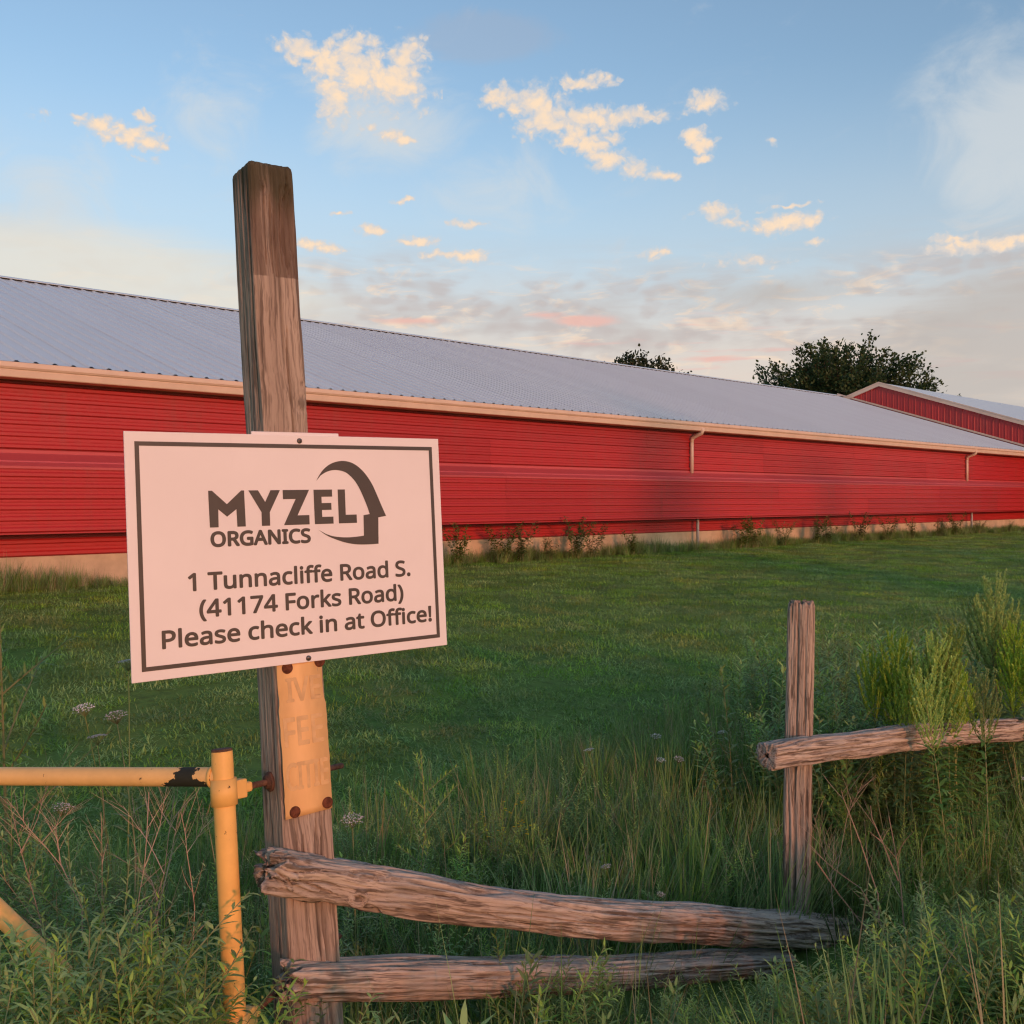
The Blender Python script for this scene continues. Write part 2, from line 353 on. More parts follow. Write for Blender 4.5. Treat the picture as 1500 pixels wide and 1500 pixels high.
M_orange = mat_leaf('orange_floret', (.75, .22, .03), (.85, .32, .05), None, .6, .3)
M_tree = mat_leaf('tree_leaf', (.026, .052, .020), (.070, .110, .036), None, .55, .3)
M_bark = mat_plain('tree_bark', (.10, .075, .055), .9, .35, 5., .1, 0, .6)
M_barnweed = mat_leaf('barn_weed_leaf', (.100, .200, .045), (.200, .290, .075), None, .6, .35)

# ------------------------------------------------------------------ mesh helpers
class MB:
    """collects faces for ONE mesh, with per-vertex 'tint' (leaf colour) or 'grain' values"""
    def __init__(s): s.v = []; s.f = []; s.t = []; s.mi = []
    def add(s, vs, fs, tint=0., mi=0):
        k = len(s.v); s.v.extend(vs); s.t.extend(tint if isinstance(tint, list) else [tint] * len(vs))
        s.f.extend(tuple(i + k for i in f) for f in fs); s.mi.extend([mi] * len(fs))
    def box(s, x0, x1, y0, y1, z0, z1, tint=0., mi=0):
        s.add([(x0, y0, z0), (x1, y0, z0), (x1, y1, z0), (x0, y1, z0), (x0, y0, z1), (x1, y0, z1), (x1, y1, z1), (x0, y1, z1)],
              [(3, 2, 1, 0), (4, 5, 6, 7), (0, 1, 5, 4), (1, 2, 6, 5), (2, 3, 7, 6), (3, 0, 4, 7)], tint, mi)
    def tube(s, pts, radii, n=6, tint=0., mi=0, cap=True):
        vs = []; fs = []; prev = None
        pts = [Vector(p) for p in pts]
        for i, p in enumerate(pts):
            d = (pts[min(i + 1, len(pts) - 1)] - pts[max(i - 1, 0)]); d = d.normalized() if d.length > 1e-9 else Vector((0, 0, 1))
            u = prev if prev is not None else (Vector((0, 0, 1)) if abs(d.z) < .9 else Vector((1, 0, 0)))
            u = (u - d * u.dot(d)); u = u.normalized() if u.length > 1e-6 else d.orthogonal().normalized()
            prev = u; w = d.cross(u); r = radii[i] if isinstance(radii, (list, tuple)) else radii
            for k in range(n):
                a = 2 * math.pi * k / n; vs.append(tuple(p + (u * math.cos(a) + w * math.sin(a)) * r))
        for i in range(len(pts) - 1):
            for k in range(n): fs.append((i * n + k, i * n + (k + 1) % n, (i + 1) * n + (k + 1) % n, (i + 1) * n + k))
        if cap: fs.append(tuple(range(n))[::-1]); fs.append(tuple(range((len(pts) - 1) * n, len(pts) * n)))
        s.add(vs, fs, tint, mi)
    def lathe(s, prof, axis_o, axis_d, n=20, mi=0):
        """prof: (along, radius) pairs about an axis"""
        o = Vector(axis_o); d = Vector(axis_d).normalized(); u = d.orthogonal().normalized(); w = d.cross(u); vs = []; fs = []
        for h, r in prof:
            for k in range(n):
                a = 2 * math.pi * k / n; vs.append(tuple(o + d * h + (u * math.cos(a) + w * math.sin(a)) * max(r, 1e-5)))
        for i in range(len(prof) - 1):
            for k in range(n): fs.append((i * n + k, i * n + (k + 1) % n, (i + 1) * n + (k + 1) % n, (i + 1) * n + k))
        m = len(prof); vs += vs[:n] + vs[(m - 1) * n:m * n]      # flat ends keep their own edge
        fs.append(tuple(range(m * n, m * n + n))[::-1]); fs.append(tuple(range(m * n + n, m * n + 2 * n)))
        s.add(vs, fs, 0., mi)
    def extrude(s, prof, x0, x1, closed=False, mi=0):
        """profile of (y, z) points drawn out along x"""
        n = len(prof); vs = [(x0, y, z) for y, z in prof] + [(x1, y, z) for y, z in prof]
        fs = [(i, (i + 1) % n, n + (i + 1) % n, n + i) for i in range(n if closed else n - 1)]
        if closed: fs += [tuple(range(n))[::-1], tuple(range(n, 2 * n))]
        s.add(vs, fs, 0., mi)
    def mesh(s, name, mats, smooth=False, attrname='tint'):
        m = bpy.data.meshes.new(name); m.from_pydata(s.v, [], s.f)
        for q in (mats if isinstance(mats, (list, tuple)) else [mats]): m.materials.append(q)
        if any(s.mi): m.polygons.foreach_set('material_index', s.mi)
        a = m.attributes.new(attrname, 'FLOAT', 'POINT'); a.data.foreach_set('value', s.t)
        if smooth: m.polygons.foreach_set('use_smooth', [True] * len(m.polygons))
        m.update(); return m

def link(name, mesh, parent=None, loc=None, rot=None, scale=None):
    o = bpy.data.objects.new(name, mesh); COL.objects.link(o)
    if parent: o.parent = parent
    if loc is not None: o.location = loc
    if rot is not None: o.rotation_euler = rot
    if scale is not None: o.scale = (scale,) * 3 if isinstance(scale, (int, float)) else scale
    return o
def tag(o, label=None, cat=None, group=None, kind=None):
    for k, v in (('label', label), ('category', cat), ('group', group), ('kind', kind)):
        if v: o[k] = v
    return o
def empty(name, loc, rot=(0, 0, 0), **kw):
    o = link(name, None, None, loc, rot); o.empty_display_size = .2; return tag(o, **kw)
def bevel(o, w, seg=2):
    m = o.modifiers.new('bevel', 'BEVEL'); m.width = w; m.segments = seg; m.limit_method = 'ANGLE'; m.angle_limit = rad(40); return o

def scatter(name, templates, pts, kind='stuff'):
    """stuff: points with rotation, scale and template number, one object, instanced by geometry nodes"""
    c = bpy.data.collections.new(name + '_templates')
    for i, m in enumerate(templates):
        c.objects.link(bpy.data.objects.new('%s_%02d' % (name, i), m))
    me = bpy.data.meshes.new(name); me.from_pydata([p[:3] for p in pts], [], [])
    a = me.attributes.new('rot', 'FLOAT_VECTOR', 'POINT'); a.data.foreach_set('vector', [q for p in pts for q in p[3:6]])
    a = me.attributes.new('scl', 'FLOAT', 'POINT'); a.data.foreach_set('value', [p[6] for p in pts])
    a = me.attributes.new('idx', 'INT', 'POINT'); a.data.foreach_set('value', [int(p[7]) for p in pts])
    o = link(name, me)
    t = bpy.data.node_groups.new(name, 'GeometryNodeTree')
    t.interface.new_socket('Geometry', in_out='INPUT', socket_type='NodeSocketGeometry')
    t.interface.new_socket('Geometry', in_out='OUTPUT', socket_type='NodeSocketGeometry')
    gi = t.nodes.new('NodeGroupInput'); go = t.nodes.new('NodeGroupOutput')
    ip = t.nodes.new('GeometryNodeInstanceOnPoints'); ci = t.nodes.new('GeometryNodeCollectionInfo')
    ci.inputs['Collection'].default_value = c; ci.inputs['Separate Children'].default_value = True; ci.inputs['Reset Children'].default_value = True
    def na(nm, ty):
        n = t.nodes.new('GeometryNodeInputNamedAttribute'); n.data_type = ty; n.inputs['Name'].default_value = nm; return n.outputs[0]
    L = t.links.new
    L(gi.outputs[0], ip.inputs['Points']); L(ci.outputs[0], ip.inputs['Instance']); ip.inputs['Pick Instance'].default_value = True
    L(na('idx', 'INT'), ip.inputs['Instance Index']); L(na('rot', 'FLOAT_VECTOR'), ip.inputs['Rotation']); L(na('scl', 'FLOAT'), ip.inputs['Scale'])
    L(ip.outputs[0], go.inputs[0])
    md = o.modifiers.new('scatter', 'NODES'); md.node_group = t
    return tag(o, kind=kind)

# ------------------------------------------------------------------ the lie of the land
AX = Vector((.7165, .6976, 0)); NX = Vector((-.6976, .7165, 0))   # along the barn, and away from the camera towards it
BARN_YAW = math.atan2(AX.y, AX.x)
BARN_O = Vector((-7.5, 17.3, 0))                                   # a point under the eave
def sst(a, b, x):
    t = min(1, max(0, (x - a) / (b - a))); return t * t * (3 - 2 * t)
def ground_z(x, y):
    D = x * NX.x + y * NX.y
    return .43 * sst(4.0, 17.8, D) + .035 * noise.noise(Vector((x * .35, y * .35, 0))) + .02 * noise.noise(Vector((x * 1.3, y * 1.3, 4)))
def ae_pt(t, D):          # barn frame to world ground plan
    p = BARN_O + AX * t + NX * (D - 17.63); return p.x, p.y
def hit_ground(x, y):
    """where the ray through a photo pixel meets the ground"""
    d = 3.
    for _ in range(60):
        p = px(x, y, d); gz = ground_z(p.x, p.y)
        if y <= CY + 5: return p
        d = (CAMZ - gz) / ((y - CY) / F)
    p = px(x, y, d); return Vector((p.x, p.y, ground_z(p.x, p.y)))

def build_ground():
    def axis(lo, hi, fine0, fine1, step):
        a = list(np.arange(fine0, fine1 + 1e-6, step)); s = step; x = fine1
        while x < hi: s *= 1.35; x += s; a.append(x)
        s = step; x = fine0
        while x > lo: s *= 1.35; x -= s; a.insert(0, x)
        return a
    xs = axis(-900, 900, -16, 40, .5); ys = axis(-500, 1200, -4, 50, .5)
    b = MB(); nx = len(xs)
    vs = [(x, y, ground_z(x, y)) for y in ys for x in xs]
    fs = [(j * nx + i, j * nx + i + 1, (j + 1) * nx + i + 1, (j + 1) * nx + i) for j in range(len(ys) - 1) for i in range(nx - 1)]
    b.add(vs, fs)
    tag(link('ground', b.mesh('ground', M_ground, True)), kind='structure')
build_ground()

# ------------------------------------------------------------------ the long red barn
WALL, HOOD, EAVE = .37, -.18, 0.
T0, T1 = -14.0, 46.2
Z_BASE, Z_FOUND, Z_HOODB, Z_HOODT, Z_HOODW, Z_EAVE, Z_RIDGE, RIDGE_Y = .2, .975, 1.393, 2.470, 2.704, 4.18, 7.68, 10.7

def ribbed(h, n, depth=.030, minor=.006, ang=0.):
    """profile of one horizontal run of ribbed sheet, height h with n major ribs; returns (y, z)"""
    p = h / n; pr = []
    for i in range(n):
        z = i * p
        pr += [(0, z), (-depth, z + .022), (-depth, z + .070), (0, z + .095)]
        q = z + .095 + (p - .095) * .5
        pr += [(0, q - .012), (-minor, q - .005), (-minor, q + .005), (0, q + .012)]
    pr.append((0, h - .003))
    return pr

def build_barn():
    B = empty('long_red_barn', (BARN_O.x, BARN_O.y, 0), (0, 0, BARN_YAW), label='long red metal barn with pale grey ribbed roof and cream gutter, across the lawn', cat='barn')
    # wall core, then sheets
    b = MB(); b.box(T0, T1, WALL + .03, 2 * RIDGE_Y - WALL, .3, Z_EAVE - .12)
    # gable ends so the loft is closed
    for x in (T0, T1 - .02):
        b.add([(x, WALL + .03, Z_EAVE - .13), (x, 2 * RIDGE_Y - WALL, Z_EAVE - .13), (x, RIDGE_Y, Z_RIDGE - .15)], [(0, 1, 2)])
    wall = link('wall', b.mesh('wall', M_red), B)
    L = 6.02; n = int(round((T1 - T0) / L))
    L = (T1 - T0) / n
    b = MB(); b.extrude(ribbed(.6, 3), 0, L - .004); sheet = b.mesh('siding_panel', M_red)
    for r in range(5):
        z = Z_FOUND + .6 * r
        for i in range(n):
            link('siding_panel', sheet, wall, (T0 + i * L, WALL - .004 * ((i + r) % 2), z))
    b = MB(); b.box(T0, T1, WALL - .02, WALL + .3, Z_BASE - .5, Z_FOUND - .006)
    f = link('foundation', b.mesh('foundation', M_con), B); bevel(f, .01)
    # hood over the lower wall
    hood = MB(); hood.box(T0 + .02, T1 - .02, HOOD + .02, HOOD + .06, Z_HOODB + .04, Z_HOODT - .04)
    for i in range(n + 1):     # brackets hold it off the wall
        x = min(T0 + i * L, T1 - .1)
        hood.box(x + .02, x + .06, HOOD + .03, WALL, Z_HOODT - .16, Z_HOODT - .1); hood.box(x + .02, x + .06, HOOD + .03, WALL, Z_HOODB + .1, Z_HOODB + .15)
    H = link('vent_hood', hood.mesh('vent_hood', M_red), B)
    hh = (Z_HOODT - Z_HOODB) / 2
    b = MB(); b.extrude(ribbed(hh, 3, .028, .008), 0, L - .004); hs = b.mesh('hood_panel', M_red)
    for r in range(2):
        for i in range(n): link('hood_panel', hs, H, (T0 + i * L, HOOD - .004 * ((i + r) % 2), Z_HOODB + hh * r))
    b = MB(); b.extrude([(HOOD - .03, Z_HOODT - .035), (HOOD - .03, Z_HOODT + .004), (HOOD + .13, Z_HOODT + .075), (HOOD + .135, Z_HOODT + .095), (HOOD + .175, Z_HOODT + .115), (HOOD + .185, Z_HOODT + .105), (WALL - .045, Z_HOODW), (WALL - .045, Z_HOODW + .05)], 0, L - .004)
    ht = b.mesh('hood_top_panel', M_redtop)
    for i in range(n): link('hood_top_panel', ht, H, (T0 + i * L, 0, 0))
    b = MB(); b.box(T0, T1, HOOD - .026, HOOD + .03, Z_HOODB - .03, Z_HOODB - .004); link('drip_edge', b.mesh('drip_edge', M_red), H)
    # roof: back slope and deck, ribbed sheets in front
    sl = (Z_RIDGE - Z_EAVE) / RIDGE_Y
    b = MB()
    b.add([(T0 - .3, .05, Z_EAVE - .05), (T1, .05, Z_EAVE - .05), (T1, RIDGE_Y, Z_RIDGE - .04), (T0 - .3, RIDGE_Y, Z_RIDGE - .04), (T0 - .3, 2 * RIDGE_Y, Z_EAVE), (T1, 2 * RIDGE_Y, Z_EAVE), (T0 - .3, .05, Z_EAVE - .12), (T1, .05, Z_EAVE - .12), (T0 - .3, RIDGE_Y, Z_EAVE - .1), (T1, RIDGE_Y, Z_EAVE - .1)],
          [(0, 1, 2, 3), (3, 2, 5, 4), (6, 7, 1, 0)])
    R = link('roof', b.mesh('roof', M_roof), B)
    P = .305; W3 = P * 3; length = math.hypot(RIDGE_Y, Z_RIDGE - Z_EAVE) - .02
    prof = []
    for k in range(3):
        x = k * P; prof += [(x, 0), (x + .025, .024), (x + .060, .024), (x + .100, 0)]
    prof.append((W3 - .002, 0))
    b = MB(); a = math.atan(sl); ca, sa = math.cos(a), math.sin(a)
    seg = 3
    for j in range(seg + 1):
        u = length * j / seg
        b.v += [(x, u * ca - h * sa, u * sa + h * ca) for x, h in prof]
    m = len(prof); b.t = [0.] * len(b.v)
    b.f = [(j * m + i, j * m + i + 1, (j + 1) * m + i + 1, (j + 1) * m + i) for j in range(seg) for i in range(m - 1)]; b.mi = [0] * len(b.f)
    rp = b.mesh('roof_panel', M_roof)
    k = 0; x = T0 - .3
    while x + W3 < T1 + .4:
        link('roof_panel', rp, R, (x, EAVE - .02, Z_EAVE - .0015 * (k % 2)), (0, 0, 0)); x += W3; k += 1
    b = MB(); b.box(T0 - .3, T1, RIDGE_Y - .245, RIDGE_Y - .20, Z_RIDGE - .13, Z_RIDGE - .03); link('ridge_closure', b.mesh('ridge_closure', M_dark), R)
    b = MB(); dz = .062
    b.extrude([(RIDGE_Y - .26, Z_RIDGE - .26 * sl + dz - .014), (RIDGE_Y - .26, Z_RIDGE - .26 * sl + dz), (RIDGE_Y, Z_RIDGE + dz), (RIDGE_Y + .26, Z_RIDGE - .26 * sl + dz)], T0 - .3, T1)
    link('ridge_cap', b.mesh('ridge_cap', M_roof), R)
    # gutter and fascia
    b = MB(); b.extrude([(.02, Z_EAVE - .03), (-.005, Z_EAVE - .03), (-.115, Z_EAVE - .015), (-.125, Z_EAVE - .02), (-.125, Z_EAVE - .095), (-.105, Z_EAVE - .125), (-.085, Z_EAVE - .135), (-.082, Z_EAVE - .150), (-.09, Z_EAVE - .155), (-.072, Z_EAVE - .25), (-.06, Z_EAVE - .262), (.02, Z_EAVE - .262)], T0 - .3, T1, True)
    link('gutter', b.mesh('gutter', M_cream), B)
    b = MB(); b.box(T0 - .3, T1, .02, WALL + .02, Z_EAVE - .262, Z_EAVE - .22); link('soffit', b.mesh('soffit', M_cream), B)
    # downspouts
    for t in (18.15, 38.1):
        wy = WALL - .075
        d = MB(); d.tube([(t, wy, Z_HOODW - .02), (t, wy, Z_HOODW + .6), (t, wy, 3.62)], .055, 12)
        D = link('downspout', d.mesh('downspout', M_cream, True), B)
        e = MB(); e.tube([(t, wy, 3.60), (t, wy - .005, 3.68), (t, wy - .05, 3.74), (t, wy - .2, 3.80), (t, -.06, 3.86), (t, -.085, 3.92), (t, -.09, 3.99)], .057, 12)
        link('elbow', e.mesh('elbow', M_cream, True), D)
        e = MB(); e.tube([(t + .05, .12, .25), (t + .05, .12, 1.0), (t + .02, .1, Z_HOODB + .2)], .045, 10)
        link('drain_pipe', e.mesh('drain_pipe', M_pipe, True), D)
    return B
build_barn()

def build_barn2():
    """the taller barn that closes the end of the long one"""
    B = empty('tall_red_barn', (*ae_pt(46.35, 17.63 + 8.26), 0), (0, 0, BARN_YAW), label='taller red barn with vertical siding and cream rake trim, past the long barn\'s end', cat='barn')
    za, s, h, L = 8.23, .336, 13.6, 30.
    ze = za - s * h
    b = MB()
    b.add([(0, -h, .2), (0, h, .2), (0, h, ze - .1), (0, 0, za - .1), (0, -h, ze - .1), (L, -h, .2), (L, h, .2), (L, h, ze - .1), (L, 0, za - .1), (L, -h, ze - .1)],
          [(0, 4, 3, 2, 1), (5, 6, 7, 8, 9), (0, 5, 9, 4), (1, 2, 7, 6)])
    w = link('wall', b.mesh('wall', M_red), B)
    # vertical ribbed sheets of the gable, each cut to the rake
    P = .305
    k = 0; y = -h
    while y < h - .1:
        pr = []
        for q in range(3):
            pr += [(y + q * P, 0), (y + q * P + .02, -.016), (y + q * P + .055, -.016), (y + q * P + .075, 0), (y + q * P + .18, 0), (y + q * P + .19, -.007), (y + q * P + .205, 0)]
        pr.append((y + 3 * P - .004, 0))
        b = MB(); m = len(pr)
        b.add([(-.02 + x, yy, .9) for yy, x in pr] + [(-.02 + x, yy, za - .12 - s * min(h, abs(yy))) for yy, x in pr], [(i, i + 1, m + i + 1, m + i) for i in range(m - 1)])
        link('siding_panel', b.mesh('siding_panel', M_red), w); y += 3 * P; k += 1
    b = MB()
    for sg in (-1, 1):
        y0, y1 = sg * (h + .4), 0; z0 = za - s * (h + .4)
        b.add([(-.10, y0, z0), (L, y0, z0), (L, y1, za), (-.10, y1, za), (-.10, y0, z0 - .05), (L, y0, z0 - .05), (L, y1, za - .05), (-.10, y1, za - .05)],
              [(0, 1, 2, 3), (7, 6, 5, 4), (0, 4, 5, 1)])
    link('roof', b.mesh('roof', M_roof), B)
    b = MB()
    for sg in (-1, 1):
        y0 = sg * (h + .4); z0 = za - s * (h + .4)
        for x0, x1, dz, t in ((-.15, -.101, -.2, .235), (-.17, -.151, -.02, .05)):
            b.add([(x0, y0, z0 + dz), (x0, 0, za + dz), (x0, 0, za + dz + t), (x0, y0, z0 + dz + t), (x1, y0, z0 + dz), (x1, 0, za + dz), (x1, 0, za + dz + t), (x1, y0, z0 + dz + t)],
                  [(0, 3, 2, 1), (4, 5, 6, 7), (3, 7, 6, 2), (0, 1, 5, 4)])
        b.add([(-.101, y0, z0 - .19), (-.101, 0, za - .19), (-.0, 0, za - .19), (-.0, y0, z0 - .19)], [(0, 1, 2, 3)])
    link('rake_trim', b.mesh('rake_trim', M_cream), B)
    # flashing where the long barn's roof dies into this gable
    b = MB(); sl = (Z_RIDGE - Z_EAVE) / RIDGE_Y
    y0, y1 = -8.26, RIDGE_Y - 8.26
    for dz, t in ((.05, .09),):
        b.add([(-.1, y0, Z_EAVE + dz), (-.1, y1, Z_RIDGE + dz), (-.1, y1, Z_RIDGE + dz + t), (-.1, y0, Z_EAVE + dz + t), (-.03, y0, Z_EAVE + dz), (-.03, y1, Z_RIDGE + dz), (-.03, y1, Z_RIDGE + dz + t), (-.03, y0, Z_EAVE + dz + t)],
              [(0, 3, 2, 1), (3, 7, 6, 2), (0, 1, 5, 4)])
    link('roof_flashing', b.mesh('roof_flashing', M_cream), B)
build_barn2()

# ------------------------------------------------------------------ timber: posts and split rails
def timber(name, length, wfun, rows, cols, seed, groove=.004, split=None, cap=.012, mat=None, cracks=(), knots=(), parent=None, round_=.18, axis=2, base=0.):
    """squared, weathered post standing on local z from base to base+length"""
    rng = random.Random(seed); b = MB()
    per = 4 * cols
    def ring(zl):
        w = wfun(zl) / 2; out = []
        for k in range(per):
            s, u = divmod(k, cols); u = -1 + 2 * u / cols
            x, y = [(u, -1), (1, u), (-u, 1), (-1, -u)][s]
            # round the arrises
            r = round_; cx = max(-1 + r, min(1 - r, x)); cy = max(-1 + r, min(1 - r, y)); dx, dy = x - cx, y - cy
            l = math.hypot(dx, dy)
            if l > r: dx, dy = dx / l * r, dy / l * r
            out.append((cx + dx, cy + dy, w))
        return out
    vs = []; gs = []
    for j in range(rows + 1):
        zl = base + length * j / rows
        top = max(0., (zl - (base + length - cap)) / cap)
        for x, y, w in ring(zl):
            px_, py_ = x * w, y * w
            n = noise.noise(Vector((px_ * 75 + seed, py_ * 75, zl * 2.2)))
            n2 = noise.noise(Vector((px_ * 190, py_ * 190 + seed, zl * 5)))
            n3 = noise.noise(Vector((px_ * 14, py_ * 14 + seed, zl * 1.1)))
            d = -groove * max(0., n - .05) * 2.2 - groove * .7 * max(0., n2) - groove * .5 * max(0., n3); gr = max(0., n - .22) * 1.6 + max(0., n2 - .3) * .8
            for (face, uc, z0, z1, wd, dp, wob) in cracks:     # a long drying check
                if z0 < zl < z1:
                    on = (y < -.9 and face == 'front') or (x < -.9 and face == 'left')
                    if on:
                        q = (px_ if face == 'front' else py_) - uc - wob * noise.noise(Vector((zl * 4, seed, 0)))
                        taper = min(1, (zl - z0) / .08, (z1 - zl) / .08); wq = wd * max(.15, taper)
                        wq *= 1.5
                        if abs(q) < wq: e = 1 - (abs(q) / wq); d -= dp * e ** .6; gr = max(gr, e * 1.1)
            for (face, uc, zc, r) in knots:
                if y < -.9 and face == 'front':
                    q = math.hypot(px_ - uc, (zl - zc) * .75)
                    if q < 2.2 * r: d += .004 * math.cos(q / r * 4.2) * (1 - q / (2.2 * r)); gr = max(gr, (.95 if q < r * .5 else .45 * (.5 + .5 * math.cos(q / r * 9))) * (1 - q / (2.3 * r)))
            k = 1 + d / w - top * top * .10
            zz = zl + (noise.noise(Vector((px_ * 60, py_ * 60, seed))) * (.002 if round_ < .3 else .022) * max(0., (zl - base - length + .06) / .06) if zl > base + length - .06 else 0)
            vs.append((px_ * min(k, 1.), py_ * min(k, 1.), zz)); gs.append(min(1., max(0., gr)))
    fs = [(j * per + k, j * per + (k + 1) % per, (j + 1) * per + (k + 1) % per, (j + 1) * per + k) for j in range(rows) for k in range(per)]
    # end grain on top: rings towards the middle
    cur = rows * per; rings = 6
    for q in range(1, rings):
        f = 1 - q / rings; nb = len(vs)
        for k in range(per):
            x, y, z = vs[rows * per + k]; vs.append((x * f, y * f, (base + length + .003 if round_ < .3 else z - .004) + .003 * noise.noise(Vector((x * f * 90, y * f * 90, seed + 3)))))
            gs.append(.5 + .5 * noise.noise(Vector((x * f * 120, y * f * 120, seed))))
        fs += [(cur + k, cur + (k + 1) % per, nb + (k + 1) % per, nb + k) for k in range(per)]; cur = nb
    fs.append(tuple(cur + k for k in range(per)))
    b.add(vs, fs, [min(1., max(0., q)) for q in gs])
    return b.mesh(name, mat, True, 'grain')

def rot_ypr(yaw, pitch, roll):
    return (Matrix.Rotation(rad(yaw), 4, 'Z') @ Matrix.Rotation(rad(pitch), 4, 'X') @ Matrix.Rotation(rad(roll), 4, 'Y'))

POST_M = Matrix.Translation((-.638, 2.815, CAMZ)) @ rot_ypr(36, -4.2, -1.54)
def post_w(z): return .1373 - .00683 * z
def build_sign_post():
    me = timber('sign_post', .915 + 2.25, post_w, 420, 56, 3, .0042, None, .014, M_post, base=-2.25,
                cracks=[('front', .022, -.09, .46, .0035, .016, .012), ('front', .038, .61, .88, .012, .012, .02), ('front', -.012, .61, .85, .003, .008, .006), ('front', .0, .606, .81, .0028, .008, .006), ('front', -.03, .63, .85, .0028, .007, .006), ('front', .018, .615, .87, .003, .009, .008),
                        ('front', .055, .61, .90, .003, .010, .004), ('front', .018, -1.25, -.86, .008, .008, .006), ('front', .035, -1.25, -.86, .005, .008, .006), ('left', .01, -.25, .85, .003, .007, .01), ('left', -.045, .15, .88, .004, .007, .004), ('front', -.02, -1.2, -.9, .003, .005, .004)],
                knots=[('front', .036, .835, .017), ('front', -.03, .85, .014), ('front', .05, .255, .02), ('front', .055, .31, .008)])
    p = link('sign_post', me); p.matrix_world = POST_M
    tag(p, 'tall square weathered wooden post carrying the white sign, dark mossy top', 'post')
    return p
SIGN_POST = build_sign_post()

def sweep(name, centres, hs, ws, seed, rows=230, per=84, mat=None, shape=0, groove=.007, ragged=1., knots=()):
    """split rail: local x runs along it; centres are points in the world the rail passes through"""
    c = [Vector(p) for p in centres]
    o = c[0].copy(); ax = (c[-1] - c[0]); L = ax.length; ax.normalize()
    up = Vector((0, 0, 1)); up = (up - ax * up.dot(ax)).normalized(); side = up.cross(ax)
    Mx = Matrix(((ax.x, side.x, up.x, o.x), (ax.y, side.y, up.y, o.y), (ax.z, side.z, up.z, o.z), (0, 0, 0, 1)))
    loc = [Mx.inverted() @ p for p in c]; xs = [p.x for p in loc]
    vs = []; gs = []
    for j in range(rows + 1):
        f = j / rows; x = L * f
        cy = float(np.interp(x, xs, [p.y for p in loc])); cz = float(np.interp(x, xs, [p.z for p in loc]))
        # soften the polyline
        e = L * .05
        cz = sum(float(np.interp(x + q * e, xs, [p.z for p in loc])) for q in (-2, -1, 0, 1, 2)) / 5
        h = float(np.interp(f, np.linspace(0, 1, len(hs)), hs)) / 2; w = float(np.interp(f, np.linspace(0, 1, len(ws)), ws)) / 2
        cz += .010 * noise.noise(Vector((x * 1.8, seed, 0))); h *= 1 + .10 * noise.noise(Vector((x * 2.6, seed, 7)))
        endf = min(x, L - x)
        for k in range(per):
            a = 2 * math.pi * k / per; ca, sa = math.cos(a), math.sin(a)
            # a cloven section: flattish top, wedge below
            r = 1 / (abs(ca) ** 3.2 + abs(sa) ** 3.2) ** (1 / 3.2)
            r *= 1 + .10 * math.cos(3 * a + seed) + .07 * math.cos(2 * a + seed * 2 + x * .5) + .06 * noise.noise(Vector((ca * 1.3, sa * 1.3 + seed, x * .8)))
            y, z = ca * r * w, sa * r * h
            # fibres run nearly along the rail and swing round knots
            swing = sum(.020 * math.exp(-((x - kx) / .10) ** 2) * (1 if z > kz else -1) for kx, kz, kr in knots)
            n = noise.noise(Vector((y * 50 + seed, (z + swing) * 56, x * 1.5)))
            n2 = noise.noise(Vector((y * 120, (z + swing) * 120 + seed, x * 3.2)))
            n3 = noise.noise(Vector((y * 300, (z + swing) * 300 + seed, x * 8)))
            ridge = 1 - abs(n) * 2.0                       # sharp clefts where the noise crosses nought
            cl = max(0., ridge - .72) / .28
            d = -groove * 1.6 * cl ** 1.1 + groove * .7 * n2 + groove * .35 * n3; g = .95 * cl ** 1.2 + max(0, -n2 - .25) * .9
            for kx, kz, kr in knots:
                q = math.hypot((x - kx) * .8, z - kz)
                if q < 2.4 * kr and ca < .2:
                    d += groove * 1.2 * math.exp(-((q - kr * 1.2) / (kr * .5)) ** 2); 
                    if q < kr * .7: d -= .02; g = max(g, .95)
            k2 = 1 + d / max(.02, math.hypot(y, z))
            # ragged ends: each bundle of fibres breaks off at its own length
            rg = (noise.noise(Vector((y * 45, z * 45, seed + (0 if f < .5 else 9)))) * .5 + .5)
            xx = x
            if x < .12: xx = x + (rg * .085 * ragged) * (1 - x / .12)
            if L - x < .12: xx = x - (rg * .07 * ragged) * (1 - (L - x) / .12)
            vs.append((xx, cy + y * k2, cz + z * k2)); gs.append(min(1., max(0., g)))
    fs = [(j * per + k, j * per + (k + 1) % per, (j + 1) * per + (k + 1) % per, (j + 1) * per + k) for j in range(rows) for k in range(per)]
    for end in (0, rows):
        ring0 = end * per; cen = Vector((0, 0, 0))
        for k in range(per): cen += Vector(vs[ring0 + k])
        cen /= per; cur = ring0
        for q in (.72, .45, .2):
            nb = len(vs)
            for k in range(per):
                p = Vector(vs[ring0 + k]); z = cen.lerp(p, q); z.x += ragged * (.035 if end == 0 else -.035) * (noise.noise(Vector((z.y * 70, z.z * 70, seed + end))) * .8 + .1) * (1 - q * .4)
                vs.append(tuple(z)); gs.append(.35 + .5 * noise.noise(Vector((z.y * 90, z.z * 90, seed))))
            for k in range(per):
                k1 = (k + 1) % per
                fs.append((cur + k, nb + k, nb + k1, cur + k1) if end == 0 else (cur + k, cur + k1, nb + k1, nb + k))
            cur = nb
        fs.append(tuple(cur + k for k in range(per)))
    b = MB(); b.add(vs, fs, [min(1., max(0., q)) for q in gs])
    me = b.mesh(name, mat, True, 'grain')
    ob = link(name, me); ob.matrix_world = Mx
    return ob

